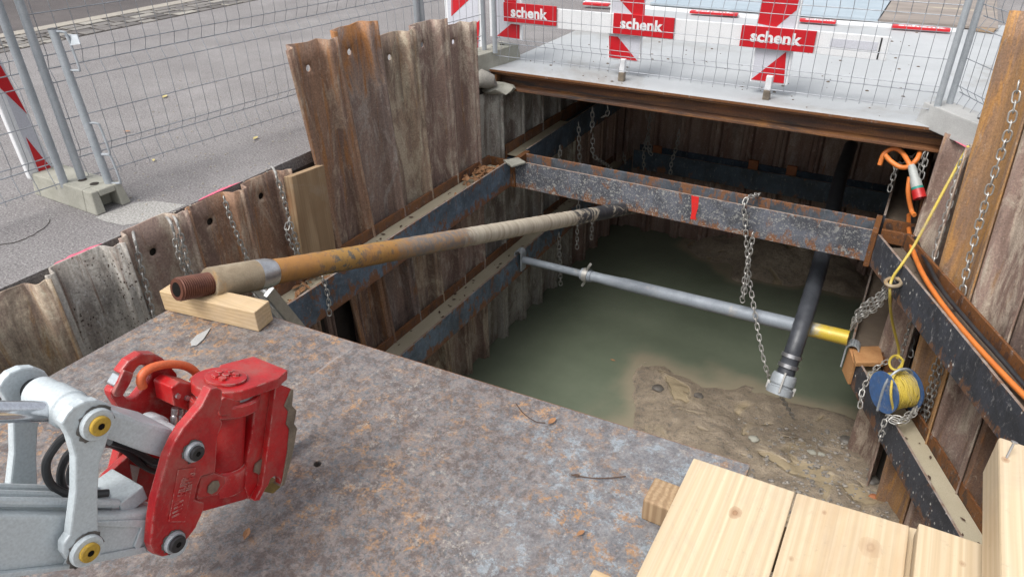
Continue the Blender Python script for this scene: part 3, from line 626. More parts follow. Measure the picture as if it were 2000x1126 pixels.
# bridge girder: I section
root = thing('bridge_girder', (2.1, 6.85, -.19), 'rusty steel girder carrying the white bridge deck', 'girder')
MB().box((-.14, 6.73, -.03), (4.40, 7.0, -.004)).build('top_flange', 'girder_rust', root, bev=.003, smooth=0)
MB().box((-.14, 6.855, -.165), (4.40, 6.875, -.031)).build('web', 'girder_rust', root, smooth=0)
MB().box((-.14, 6.73, -.192), (4.40, 7.0, -.166)).build('bottom_flange', 'girder_rust', root, bev=.003, smooth=0)
MB().box((-.06, 6.735, -.165), (-.04, 6.85, -.031)).build('stiffener', 'girder_rust', root, smooth=0)
d = MB().box((-.12, 6.71, -.003), (5.6, 11.6, .022)); tag(d.build('bridge_deck', 'deck_paint', bev=.002, smooth=0, org=(2, 9, 0)), 'whitish steel deck plate of the bridge over the pit', 'bridge deck')
MB().box((-.121, 6.706, -.0035), (4.4, 6.713, .0195)).build('deck_edge', 'beam_rust', bpy.data.objects['bridge_deck'], smooth=0)
# ------------------------------------------------------------------ road plate in front
pl = thing('steel_plate', (2.4, .8, 0), 'large rusty steel road plate in the foreground covering the pit', 'steel plate')
A_, B_ = P(385, 573, z=.02), P(1465, 908, z=.02)
hc = P(620, 905, z=.02); pr = [V((.93, -1.2, .02)), V((3.86, -1.2, .02)), V((3.86, 2.10, .02)), V((.93, 1.97, .02))]
pr[2] = V((B_.x, B_.y, .02)); pr[3] = V((A_.x, A_.y, .02)); pr[1].x = B_.x; pr[0].x = A_.x-.01
mb = MB()
for zz in (.02, -.012):
    base = len(mb.v); mb.v += [V((p.x, p.y, zz)) for p in pr]; ring = []
    for k in range(16):
        a = math.radians(-135+k*22.5); ring.append(len(mb.v)); mb.v.append(V((hc.x+.016*math.cos(a), hc.y+.016*math.sin(a), zz)))
    q = [base, base+1, base+2, base+3]
    for e in range(4):
        for k in range(4): mb.f.append((q[e] if k < 2 else q[(e+1) % 4], ring[(e*4+k+1) % 16], ring[(e*4+k) % 16]))
        mb.f.append((q[e], q[(e+1) % 4], ring[(e*4+2) % 16]))
for e in range(4): mb.f.append((e, (e+1) % 4, 20+(e+1) % 4, 20+e))
for k in range(16): mb.f.append((4+k, 4+(k+1) % 16, 24+(k+1) % 16, 24+k))
mb.build('plate', 'rusty_plate', pl, smooth=0)
e = MB().prism([pr[3]+V((0, .0015, -.002)), pr[2]+V((0, .0015, -.002)), pr[2]+V((0, .0015, -.03)), pr[3]+V((0, .0015, -.03))], (0, .003, 0)); e.build('plate_edge', 'rust_edge', pl, smooth=0)
# ------------------------------------------------------------------ planks
def plank(x0, x1, y0, y1, z0, z1, mat, label, cat='plank', group='fresh planks of the walkway', bev=.004, name='plank'):
    o = MB().box((x0, y0, z0), (x1, y1, z1)).build(name, mat, bev=bev, smooth=0); return tag(o, label, cat, group)
p1 = P(1355, 893, z=.17); p2 = P(1555, 960, z=.17); p3 = P(1777, 1026, z=.17)
def board(c, z1, th, ynear, mat, label):
    a, b = c; q = [a, b, V((b.x+.0, ynear, z1)), V((a.x-.0, ynear, z1))]
    o = MB().prism(q, (0, 0, -th)).build('plank', mat, bev=.004, smooth=0); return tag(o, label, 'plank', 'fresh planks of the walkway')
board((p1, p2+V((-.003, 0, 0))), .17, .05, .15, 'board_y', 'wide fresh plank with a dark knot, leftmost of the walkway')
board((p2+V((.003, 0, 0)), p3), .17, .05, .15, 'board_y', 'wide fresh plank in the middle of the walkway, right of the knotty one')
a = P(1795, 1020, z=.20); b = P(1922, 1062, z=.20); board((a, b), .20, .06, .15, 'board_y', 'narrow orange toned plank between the wide planks and the raised beam')
a = P(1776, 1027, z=.13); b = P(1797, 1033, z=.13); board((a, b), .13, .04, .15, 'board_y', 'thin strip of wood seen between the wide and narrow planks')
a = P(1922, 1075, z=.10); b = P(1936, 1078, z=.10); board((a, b), .10, .04, .15, 'board_y', 'thin lower strip of wood left of the raised beam')
a = P(1951, 851, z=.42); rbm = thing('timber_beam', (a.x+.2, 1.2, .2), 'thick fresh raised beam with a screw at the right photo edge', 'beam')
MB().prism([a, a+V((.22, -.02, 0)), V((a.x+.22, .1, .42)), V((a.x-.0, .1, .42))], (0, 0, -.16)).build('beam', 'board_y', rbm, bev=.008, smooth=0)
sp = P(1966, 893, z=.42)
MB().lathe(sp, V((.03, .10, .30)), [(0, .002), (.0, .0035), (.05, .0035), (.052, .009), (.056, .010), (.057, .002)], 10).build('screw', 'steel_shiny', rbm)
# squared timbers carrying the planks
t0 = P(1290, 935, z=.115); tag(MB().box((t0.x-.02, t0.y-.12, .022), (5.2, t0.y+.0, .118)).build('squared_timber', 'board_old', bev=.006, smooth=0), 'squared timber poking out left from under the planks', 'timber', 'squared timbers under the planks')
t0 = P(1165, 1100, z=.115); tag(MB().box((t0.x, t0.y-.12, .022), (4.9, t0.y-.02, .118)).build('squared_timber', 'board_x', bev=.006, smooth=0), 'squared timber end at the bottom edge left of the planks', 'timber', 'squared timbers under the planks')
tag(MB().box((4.68, .1, .0), (4.86, 2.2, .25)).build('squared_timber', 'board_old', bev=.006, smooth=0), 'timber carrying the raised beam at the right', 'timber', 'squared timbers under the planks')
# timber block under the drill pipe
tb = MB(); zt = .115
fl, fr_, bkr, bkl = P(327, 606, z=.022), P(506, 648, z=.022), P(526, 637, z=.022), P(345, 590, z=.022)
fl = P(322, 605, z=.022); dx = (fr_-fl).normalized(); dy = V((-dx.y, dx.x, 0)); c = [fl, fr_, fr_+dy*.115, fl+dy*.115]
tb.prism(c, (0, 0, .115)); tag(tb.build('timber_block', 'board_x', bev=.005, smooth=0), 'fresh squared timber block propping up the threaded pipe end', 'timber block')
# ------------------------------------------------------------------ drill pipe
e0 = P(352, 564, z=.222); e1 = P(1200, 411, y=6.25)
ax = (e1-e0).normalized(); Lp = (e1-e0).length+1.3
pr_ = thing('drill_pipe', e0, 'long yellow and clay coated pipe with a threaded end lying across the pit', 'pipe')
prof = [(-.02, .038), (-.02, .055)]
t = -.01
while t < .155: prof += [(t, .055), (t+.003, .060), (t+.006, .060), (t+.009, .055)]; t += .0115
prof += [(.17, .062), (.19, .062)]
MB().lathe(e0, ax, prof, 32).build('threaded_pin', 'thread_brown', pr_, smooth=50)
MB().lathe(e0+ax*(-.021), ax, [(0, .034), (.0005, .037)], 24).build('pipe_bore', 'black_hole', pr_)
MB().lathe(e0, ax, [(.155, .062), (.156, .080), (.165, .084), (.43, .084), (.431, .065)], 40).build('tool_joint', 'pipe_collar', pr_)
MB().lathe(e0, ax, [(.4295, .065), (.43, .0845), (.50, .083), (.54, .073), (.541, .06)], 40).build('ground_band', 'steel_shiny', pr_)
me_prof = [(.535, .058)]+[(.54+i*(Lp-.54)/160, .0705+.0010*math.sin(i*1.7)+.0013*noise.noise(V((i*.4, 0, 0)))) for i in range(161)]
tb = MB().lathe(V((0, 0, 0)), V((1, 0, 0)), [(t-0, r) for t, r in me_prof], 40)
ob = tb.build('pipe_body', 'pipe_yellow', org=(0, 0, 0)); ob.parent = pr_
zax = ax; mm = Matrix.Identity(4); xa = zax; ya = V((0, 0, 1)).cross(xa).normalized(); za = xa.cross(ya)
mm = Matrix((xa, ya, za)).transposed().to_4x4(); ob.matrix_local = mm
# ------------------------------------------------------------------ ladder
ld = thing('ladder', P(565, 610, z=-.25), 'aluminium ladder leaning in the gap beside the plate', 'ladder')
top1 = P(517, 560, z=-.05); bot1 = P(577, 632, z=-.45)
dd = (bot1-top1); side = V((-.33, .10, 0))
for s_ in (0, 1):
    MB().bar(top1+side*s_+dd*.12, top1+side*s_+dd*4.2, .03, .07, (0, 1, 0)).build('rail', 'alu', ld, bev=.003, smooth=0)
for k in range(7):
    a = top1+dd*(.35+k*.62); MB().tube([a, a+side], .014, 8).build('rung', 'alu', ld)
# ------------------------------------------------------------------ strut pipe (adjustable prop)
sa = P(1022, 507, x=.38); sb = V((4.02, 6.36, 0)); sb = P(1657, 660, y=6.38)
sx = (sb-sa).normalized(); Ls = (sb-sa).length
st = thing('adjustable_prop', (sa+sb)/2, 'grey adjustable prop pipe with a yellow end wedged across the pit above the water', 'prop')
th = [(0, .035)]; t = 0
while t < .86: th += [(t, .041), (t+.006, .046), (t+.012, .041)]; t += .016
MB().lathe(sa, sx, th+[(.9, .035)], 20).build('threaded_tube', 'prop_grey', st)
MB().lathe(sa, sx, [(.80, .05), (.80, .07), (.93, .07), (.935, .06), (1.0, .06), (1.0, .05)], 24).build('outer_sleeve', 'prop_grey', st)
MB().lathe(sa, sx, [(1.0, .045), (1.0, .058), (1.3, .066), (1.31, .07), (Ls-.42, .072), (Ls-.42, .05)], 28).build('outer_tube', 'prop_grey', st)
MB().lathe(sa, sx, [(Ls-.42, .05), (Ls-.42, .0735), (Ls, .0735), (Ls, .04)], 28).build('yellow_end', 'yellow_strut', st)
c = sa+sx*.86; nu = MB()
nu.lathe(c-sx*.03, sx, [(0, .05), (0, .082), (.06, .082), (.06, .05)], 20)
for s_ in (1, -1): nu.bar(c+V((0, 0, .06*s_)), c+V((sx.x*.05*s_, -.02*s_, .16*s_)), .05, .028, sx)
nu.build('wing_nut', 'chain_zinc', st)
def hook(cx, y, ztop, s_, name):
    # strap bent over the flange top
    pts = []
    for i in range(9):
        a = math.pi*i/8; pts.append(V((cx+s_*.05*math.cos(a), y, ztop+.05*math.sin(a))))
    pts = [V((cx+s_*.05, y, ztop-.22))]+pts+[V((cx-s_*.05, y, ztop-.10))]
    m_ = MB(); w = .055
    for i in range(len(pts)-1): m_.prism([pts[i]+V((0, -w, 0)), pts[i+1]+V((0, -w, 0)), pts[i+1]+V((0, w, 0)), pts[i]+V((0, w, 0))], (pts[i+1]-pts[i]).cross(V((0, 1, 0))).normalized()*.014)
    m_.build(name, 'galvanised', st, smooth=50)
hook(.335, sa.y+.0, LZ+.03, 1, 'hook'); hook(sb.x+.06, sb.y+.03, LZ+.03, -1, 'hook')
# ------------------------------------------------------------------ suction hose
hp = [P(1534, 730, y=5.92), P(1560, 655, y=6.14), P(1586, 570, y=6.65), P(1608, 490, y=7.3), P(1640, 352, y=9.0), P(1662, 285, y=10.0)]
hs = thing('suction_hose', hp[0], 'thick black suction hose hanging into the pit with a metal coupling', 'hose')
path = smooth_path(hp, 14); rr = [.082+.0022*math.sin(i*2.3) for i in range(len(path))]
MB().tube(path, rr, 20).build('hose', 'hose_black', hs)
hd = (path[0]-path[3]).normalized()
for k, dist in enumerate((.10, .20)):
    MB().lathe(path[0]-hd*dist, hd, [(0, .088), (0, .096), (.035, .096), (.035, .088)], 24).build('hose_clamp', 'steel_shiny', hs)
MB().lathe(path[0]-hd*.0, hd, [(0, .08), (0, .105), (.03, .115), (.10, .115), (.105, .10), (.125, .10), (.13, .122), (.20, .122), (.20, .09), (.19, .085)], 28).build('coupling', 'galvanised', hs)
MB().lathe(path[0]+hd*.199, hd, [(0, .07), (.002, .085)], 24).build('coupling_mouth', 'black_hole', hs)
cc = path[0]+hd*.1; tocam = (CAM-cc).normalized()
MB().bar(cc+tocam*.125-hd*.11, cc+tocam*.13+hd*.09, .018, .018, tocam).build('lever', 'chain_zinc', hs, bev=.003)
for s_ in (-1, 1):
    q = cc+hd*.04+hd.cross(tocam).normalized()*s_*.12; MB().bar(q-hd*.04, q+hd*.04, .03, .03, tocam).build('coupling_lug', 'chain_zinc', hs, bev=.003)
# ------------------------------------------------------------------ chains
def link_pts(c, d, n, L, W):
    out = []; hl = L/2-W/2
    for i in range(14):
        a = 2*math.pi*i/14; cx, sx_ = math.cos(a), math.sin(a)
        out.append(c+d*(cx*W/2+(hl if cx > 0 else -hl))+n*(sx_*W/2))
    return out
def chain(label, pts, mat='chain_zinc', pitch=.046, r=.0052, hook=None, group='galvanised chains of the pit'):
    pts = smooth_path(pts, 6); seg = [0]
    for i in range(1, len(pts)): seg.append(seg[-1]+(pts[i]-pts[i-1]).length)
    root = thing('chain', pts[-1], label, 'chain', group); m_ = MB(); k = 0; s_ = pitch/2; j = 0
    L = pitch+2*r+.006; W = .034*pitch/.046
    while s_ < seg[-1]:
        while seg[j+1] < s_: j += 1
        t = (s_-seg[j])/max(1e-6, seg[j+1]-seg[j]); c = pts[j].lerp(pts[j+1], t); d = (pts[j+1]-pts[j]).normalized()
        ref = (CAM-c).normalized(); n = d.cross(ref).normalized(); b_ = d.cross(n).normalized()
        a = (.35 if k % 2 else 1.75)+random.uniform(-.3, .3); nn = n*math.cos(a)+b_*math.sin(a)
        m_.tube(link_pts(c, d, nn, L, W), r, 6, closed=True); s_ += pitch; k += 1
    m_.build('links', mat, root)
    if hook:
        q = V(hook); out = []
        up = pts[0]
        wall = (q-V((up.x, up.y, q.z))); 
        out = [up, V((up.x, up.y, q.z-.01))]
        c = (V((up.x, up.y, q.z))+q)/2
        for i in range(1, 8):
            a = math.pi*i/8; out.append(c+(V((up.x, up.y, q.z))-c)*math.cos(a)+V((0, 0, .03*math.sin(a))))
        out += [q, q+V((0, 0, -.05))]
        MB().tube(out, .0095, 8).build('hook', mat, root)
    return root
def wch(px, py, x=.03): return P(px, py, x=x)
chain('galvanised chain hanging alone beside the first bolt hole from the left', [wch(267, 482), wch(275, 520), wch(287, 565), wch(298, 610), wch(306, 640)], hook=P(262, 456, x=-.09))
chain('left chain of the pair hooked over the wall edge', [wch(340, 455), wch(345, 480), wch(352, 505), wch(362, 530), wch(372, 552)], hook=P(325, 428, x=-.09))
chain('right chain of the pair hooked over the wall edge', [wch(349, 445, .045), wch(357, 475, .045), wch(364, 505, .045), wch(374, 540, .045)], hook=P(336, 422, x=-.09))
chain('thin chain hanging between the second and third bolt hole', [wch(437, 385), wch(450, 425), wch(466, 465), wch(482, 505), wch(490, 560), wch(505, 595), wch(512, 602)], pitch=.04, r=.0045)
chain('doubled chain hanging in front of the wooden board, hooked on the wall', [wch(540, 345), wch(552, 380), wch(563, 418), wch(568, 435), wch(585, 462), wch(606, 496)], hook=P(530, 330, x=-.09))
chain('loose end looping beside the doubled chain at the wooden board', [wch(566, 425, .11), wch(560, 452, .11), wch(570, 478, .11), wch(583, 498, .12), wch(578, 470, .13), wch(568, 440, .12)], group='galvanised chains of the pit')
chain('short chain end hanging over the front of the upper left beam', [P(629, 538, x=.32), P(636, 560, x=.325), P(641, 582, x=.33), P(643, 610, x=.33)])
chain('chain lying on the silt below the ladder top', [P(497, 574, x=.2), P(512, 586, x=.2), P(534, 572, x=.22), P(548, 590, x=.25), P(556, 612, x=.28)])
def ych(px, py, y): return P(px, py, y=y)
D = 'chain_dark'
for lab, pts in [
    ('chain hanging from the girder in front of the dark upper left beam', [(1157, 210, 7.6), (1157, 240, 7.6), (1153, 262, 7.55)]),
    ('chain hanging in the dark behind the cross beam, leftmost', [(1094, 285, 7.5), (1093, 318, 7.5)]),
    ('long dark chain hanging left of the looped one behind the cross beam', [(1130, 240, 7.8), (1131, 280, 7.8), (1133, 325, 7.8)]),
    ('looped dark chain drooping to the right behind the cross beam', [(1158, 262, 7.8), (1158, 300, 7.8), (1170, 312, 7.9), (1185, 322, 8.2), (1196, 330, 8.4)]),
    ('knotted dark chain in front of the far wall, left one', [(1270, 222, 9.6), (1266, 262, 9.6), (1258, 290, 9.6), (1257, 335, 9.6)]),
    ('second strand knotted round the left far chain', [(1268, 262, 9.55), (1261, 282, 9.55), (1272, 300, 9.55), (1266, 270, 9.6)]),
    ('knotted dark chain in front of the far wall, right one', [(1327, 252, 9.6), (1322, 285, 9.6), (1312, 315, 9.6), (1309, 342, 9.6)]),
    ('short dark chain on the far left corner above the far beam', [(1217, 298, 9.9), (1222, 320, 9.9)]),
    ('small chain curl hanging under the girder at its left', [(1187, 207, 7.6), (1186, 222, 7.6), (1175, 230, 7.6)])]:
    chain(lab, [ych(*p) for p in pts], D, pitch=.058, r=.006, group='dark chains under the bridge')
for lab, pts in [('chain hanging below the cross beam against the left wall, longest', [(1130, 392, .5), (1128, 430, .5), (1127, 483, .5)]),
    ('rusty chain hanging to the water beside the strut hook', [(1092, 455, .42), (1093, 500, .42), (1095, 555, .42)]),
    ('short dark chain hanging right of the longest one below the cross beam', [(1158, 420, .6), (1156, 445, .6), (1155, 470, .6)])]:
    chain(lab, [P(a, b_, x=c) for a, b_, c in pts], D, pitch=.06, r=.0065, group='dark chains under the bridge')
yb = 6.39
chain('long pale chain draped over the cross beam and hanging to the mud', [P(1483, 379, y=6.70), P(1474, 381, y=6.58), P(1459, 388, y=6.44), P(1453, 405, y=yb), P(1456, 440, y=yb), P(1458, 480, y=yb), P(1461, 515, y=yb), P(1466, 560, y=yb), P(1476, 620, y=6.3), P(1487, 680, y=6.2), P(1500, 730, y=6.15), P(1520, 765, y=6.2), P(1550, 815, y=6.42)], pitch=.055, r=.0058)
chain('knotted shorter strand hanging behind the long pale chain', [P(1471, 455, y=6.33), P(1466, 490, y=6.33), P(1459, 520, y=6.33), P(1452, 560, y=6.33), P(1450, 585, y=6.33), P(1456, 565, y=6.33), P(1459, 535, y=6.33)], pitch=.055, r=.0058)
wp = lambda px, py, off=.10: PW(px, py, W0+WN*off, WN)
chain('long chain running down the tall orange sheet pile at the right', [wp(1990, 160), wp(1972, 250), wp(1945, 330), wp(1925, 395), wp(1900, 480), wp(1884, 545), wp(1880, 570)], pitch=.066, r=.0062)
chain('chain with a big hook hanging left of the tall orange pile', [wp(1884, 300), wp(1868, 350), wp(1856, 395), wp(1842, 440), wp(1830, 480), wp(1824, 512)], pitch=.055, r=.0055, hook=wp(1892, 284, -.03))
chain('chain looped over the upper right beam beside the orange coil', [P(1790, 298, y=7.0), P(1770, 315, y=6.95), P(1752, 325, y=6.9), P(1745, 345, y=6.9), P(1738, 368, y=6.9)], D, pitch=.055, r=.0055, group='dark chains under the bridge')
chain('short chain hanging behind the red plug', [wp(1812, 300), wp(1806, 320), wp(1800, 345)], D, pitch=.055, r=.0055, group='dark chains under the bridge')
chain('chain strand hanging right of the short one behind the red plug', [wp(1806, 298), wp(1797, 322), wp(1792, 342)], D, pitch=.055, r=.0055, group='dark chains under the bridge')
for i, dx_ in enumerate((0, 6, -5, 9)):
    chain(('bundled chain drooping from the lug to the strut end, top strand', 'bundled chain drooping to the strut end, second strand', 'bundled chain drooping to the strut end, innermost strand', 'bundled chain drooping to the strut end, lowest loop')[i],
          [P(1738, 556+dx_, y=6.08), P(1715, 585+dx_*1.5, y=6.14), P(1690, 600+dx_*1.6, y=6.2), P(1672, 620+dx_, y=6.26), P(1664, 640, y=6.3)], pitch=.055, r=.0055, group='chain bundle at the strut end')
chain('left chain hanging behind the cable reel from the upper beam', [wp(1782, 622, .05), wp(1772, 655, .05), wp(1762, 690, .05), wp(1760, 712, .05)], pitch=.055, r=.0055)
chain('right chain hanging behind the cable reel from the upper beam', [wp(1790, 628, .05), wp(1782, 660, .05), wp(1778, 700, .05)], pitch=.055, r=.0055)
chain('chain hanging on the wall right of the reel, left strand', [wp(1830, 700, .04), wp(1820, 740, .04), wp(1810, 780, .04), wp(1800, 815, .04)], pitch=.055, r=.0055)
chain('chain hanging on the wall right of the reel, right strand', [wp(1840, 705, .04), wp(1832, 745, .04), wp(1818, 785, .04), wp(1806, 822, .04)], pitch=.055, r=.0055)
# ------------------------------------------------------------------ reel on the lower beam
rc = P(1750, 762, z=-1.93); ra_ = V((.76, .65, .0)).normalized()
rl_ = thing('cable_reel', rc-V((0, 0, .2)), 'blue cable reel wound with yellow cable on the lower right beam', 'cable reel')
for s_ in (-1, 1):
    MB().lathe(rc+ra_*(s_*.115-.006), ra_, [(0, .05), (0, .182), (.012, .182), (.012, .05)], 32).build('flange', 'blue_plastic', rl_)
MB().lathe(rc-ra_*.1, ra_, [(0, .03), (0, .055), (.2, .055), (.2, .03)], 20).build('hub', 'galvanised', rl_)
m_ = MB()
for k in range(11):
    for lv in (0, 1):
        r = .122+.024*lv; c = rc+ra_*(-.094+k*.0185+.006*lv); u = ra_.cross(V((0, 0, 1))).normalized(); pts = []
        for i in range(28):
            a = 2*math.pi*i/28; pts.append(c+(u*math.cos(a)+V((0, 0, 1))*math.sin(a))*(r+random.uniform(-.004, .004))+ra_*random.uniform(-.005, .005))
        m_.tube(pts, .010, 6, closed=True)
m_.build('wound_cable', 'yellow_cable', rl_)
u = ra_.cross(V((0, 0, 1))).normalized()
fr = [rc-ra_*.12+V((0, 0, -.2)), rc-ra_*.125+V((0, 0, .1)), rc-ra_*.05+V((0, 0, .22)), rc+ra_*.06+V((0, 0, .21)), rc+ra_*.12+V((0, 0, .1)), rc+ra_*.12+V((0, 0, -.2))]
MB().tube(smooth_path(fr, 6), .011, 8).build('frame', 'galvanised', rl_)
for i, (dz, r_) in enumerate(((0, .0), (.02, .02), (-.015, .03))):
    chain(('chain wrapped under the cable reel, outer strand', 'chain wrapped under the cable reel, upper strand', 'chain wrapped under the cable reel, slack strand')[i],
          [P(1805-4*i, 770+5*i, z=-1.98), P(1785, 800+4*i, z=-2.02), P(1760, 815+5*i, z=-2.05), P(1738, 812+4*i, z=-2.06)], pitch=.052, r=.0055, group='chains tying the cable reel')
chain('chain from the reel over the beam front hanging to the left', [P(1745, 700, z=-1.95), P(1715, 715, z=-2.0), P(1698, 735, z=-2.05), P(1684, 765, z=-2.12), P(1680, 792, z=-2.22)], pitch=.052, r=.0055, group='chains tying the cable reel')
chain('chain end hanging over the beam front below the reel', [P(1737, 812, z=-2.06), P(1727, 825, z=-2.10), P(1722, 845, z=-2.2), P(1717, 862, z=-2.3)], pitch=.052, r=.0055, group='chains tying the cable reel')
# wooden block and lug
q = P(1690, 694, z=LZ+.05)
wb_ = [P(1664, 676, z=LZ+.03), P(1719, 675, z=LZ+.03), P(1727, 708, z=LZ+.03), P(1672, 708, z=LZ+.03)]
wo = thing('wooden_wedge', q, 'orange brown wooden block lying over the lower right beam near the reel', 'wooden block')
MB().prism(wb_, (0, 0, -.045)).build('block', 'orange_wood', wo, bev=.004, smooth=0)
wd2 = WD*.0
MB().prism([PW(a_, b_, la-NS*.004, NS) for a_, b_ in ((1664, 678), (1674, 708), (1662, 750), (1650, 722))], NS*-.03).build('side_board', 'orange_wood', wo, bev=.003, smooth=0)
lg = P(1745, 551, z=-1.0)
m_ = MB(); u = V((.5, -.6, -.1)).normalized(); w_ = V((.75, .6, .15)).normalized(); pts = []
for i in range(20):
    a = 2*math.pi*i/20; pts.append(lg+(u*math.cos(a)*.05+w_*math.sin(a)*.06))
m_.tube(pts, .016, 8, closed=True).bar(lg+w_*.05, lg+w_*.15, .09, .014, w_.cross(u)); tag(m_.build('lifting_lug', 'pipe_collar'), 'pale rusty lifting eye on the front of the upper right beam', 'lug')
# cables
yc = [wp(1891, 286, .06), P(1880, 305, z=-.05), P(1850, 360, z=-.25), P(1815, 425, z=-.5), P(1785, 480, z=-.72), P(1762, 515, z=-.85), P(1742, 545, z=-.98), P(1738, 575, z=-1.1), P(1742, 625, z=-1.45), P(1755, 680, z=-1.8), P(1753, 700, z=-1.9)]
tag(MB().tube(smooth_path(yc, 8), .0115, 8).build('yellow_cable', 'yellow_cable'), 'yellow cable running from the tall pile down to the reel', 'cable')
lp = [P(1750+math.cos(a)*13*sx_, 708+math.sin(a)*14, z=-1.72) for a in [i*math.pi/5 for i in range(10)] for sx_ in (1,)]
tag(MB().tube(smooth_path(lp+[lp[0], P(1745, 735, z=-1.75), P(1740, 770, z=-1.85), P(1745, 800, z=-2.0)], 4), .0105, 8).build('yellow_cable_loop', 'yellow_cable'), 'small loop of yellow cable knotted above the reel', 'cable')
ZC = BZ-.06
oc = [P(1775, 420, z=ZC), P(1776, 455, z=ZC), P(1785, 495, z=ZC), P(1808, 545, z=ZC), P(1845, 600, z=ZC), P(1890, 655, z=ZC), P(1940, 710, z=ZC), P(2000, 772, z=ZC), P(2080, 850, z=ZC), P(2200, 1000, z=ZC)]
tag(MB().tube(smooth_path(oc, 8), .020, 12).build('orange_cable', 'orange_cable'), 'thick orange cable lying in the upper right beam', 'cable')
ZB = BZ-.035
oc = [P(1786, 385, z=ZC), P(1781, 425, z=ZC), P(1790, 470, z=ZB), P(1812, 515, z=ZB), P(1843, 570, z=ZB), P(1900, 638, z=ZB), P(1960, 705, z=ZB), P(2004, 756, z=ZB), P(2100, 860, z=ZB), P(2200, 980, z=ZB)]
tag(MB().tube(smooth_path(oc, 8), .017, 12).build('black_cable', 'rubber'), 'black cable lying beside the thick orange cable', 'cable')
oc = [P(1718, 322, y=6.78), P(1727, 300, y=6.8), P(1745, 290, y=6.82), P(1762, 298, y=6.8), P(1775, 318, y=6.70), P(1783, 332, y=6.66)]
coil = thing('orange_coil', P(1750, 320, y=6.78), 'tangled orange cable coil under the girder with a red plug', 'cable coil')
MB().tube(smooth_path(oc, 8), .021, 12).build('cable_loop', 'orange_cable', coil)
oc = [P(1728, 302, y=6.72), P(1740, 315, y=6.70), P(1758, 326, y=6.66), P(1775, 325, y=6.68), P(1790, 312, y=6.70), P(1798, 296, y=6.78)]
MB().tube(smooth_path(oc, 8), .021, 12).build('cable_loop', 'orange_cable', coil)
a, b = P(1780, 322, y=6.66), P(1791, 365, y=6.56); dd_ = (b-a).normalized(); L_ = (b-a).length
MB().lathe(a, dd_, [(0, .024), (.02, .032), (.12, .036), (.14, .044), (.2, .046)], 20).build('plug_grip', 'grey_plug', coil)
MB().lathe(a+dd_*.2, dd_, [(0, .042), (0, .048), (.02, .048), (.02, .042)], 20).build('plug_ring', 'green_ring', coil)
MB().lathe(a+dd_*.221, dd_, [(0, .04), (0, .050), (.08, .054), (.08, .044), (.04, .04)], 20).build('plug_shroud', 'red_plug', coil)
MB().tube(smooth_path([P(1777, 345, y=6.62), P(1774, 375, y=6.58), P(1780, 410, y=6.56), P(1786, 420, y=6.5)], 8), .02, 10).build('cable_tail', 'orange_cable', coil)
# dead leaves at the beam corner
def leaf(c, size, up=(0, 0, 1), rot=0., curl=.25):
    n = V(up).normalized(); a = n.cross(V((.3, .9, .1))).normalized(); b_ = n.cross(a); a, b_ = a*math.cos(rot)+b_*math.sin(rot), b_*math.cos(rot)-a*math.sin(rot)
    out = MB(); pr2 = [(-.5, 0), (-.3, .16), (-.05, .25), (.2, .2), (.38, .08), (.55, 0)]
    mid = [V(c)+a*x*size+n*(curl*size*x*x) for x, _ in pr2]
    up_ = [p+b_*w*size+n*abs(w)*size*.4 for p, (_, w) in zip(mid, pr2)]; dn_ = [p-b_*w*size+n*abs(w)*size*.3 for p, (_, w) in zip(mid, pr2)]
    k = len(pr2); out.add(mid+up_+dn_, [(i, i+1, k+i+1, k+i) for i in range(k-1)]+[(i, 2*k+i, 2*k+i+1, i+1) for i in range(k-1)])
    return out
g = MB()
for i in range(110):
    c = V((random.uniform(.05, .27), 6.22-abs(random.gauss(0, .28)), BZ-.075+random.uniform(0, .05))) if i < 80 else V((random.uniform(.04, .28), random.uniform(3.0, 3.6), BZ-.08))
    l = leaf(c, random.uniform(.04, .10), (random.uniform(-.6, .6), random.uniform(-.6, .6), 1), random.uniform(0, 6), random.uniform(.1, .5)); g.add(l.v, l.f)
tag(g.build('dead_leaves', 'dry_leaf', smooth=0, solid=.001), 'brown dead leaves heaped in the upper left beam', 'leaves', kind='stuff')
MB().prism([P(983, 312, z=BZ+.015), P(1012, 307, z=BZ+.015), P(1027, 316, z=BZ+.015), P(1000, 324, z=BZ+.015)], (0, 0, -.02)).build('steel_offcut', 'concrete', bev=.002)
tag(bpy.data.objects['steel_offcut'], 'small grey splintered scrap lying on the beam corner by the leaves', 'scrap')
g = MB()
for (a, b, side_, w_, z_) in ((V((.31, 2.6, 0)), V((.31, 6.3, 0)), V((-1, 0, 0)), .28, BZ-.095), (V((.31, 4.0, 0)), V((.31, 8.5, 0)), V((-1, 0, 0)), .28, LZ-.092), (ra.copy(), rb_.copy(), NS, .25, BZ-.12), (la.copy(), lb.copy(), NS, .23, LZ-.10)):
    for i in range(45):
        t = random.random()**.7; c = a.lerp(b, t)+side_*random.uniform(.04, w_-.02); c.z = z_+random.uniform(0, .004)
        l = leaf(c, random.uniform(.015, .055), (random.uniform(-.2, .2), random.uniform(-.2, .2), 1), random.uniform(0, 6), .3); g.add(l.v, l.f)
tag(g.build('beam_litter', 'twig', smooth=0, solid=.001), 'dark bits of bark and leaf scattered on the silt in the beams', 'litter', kind='stuff')
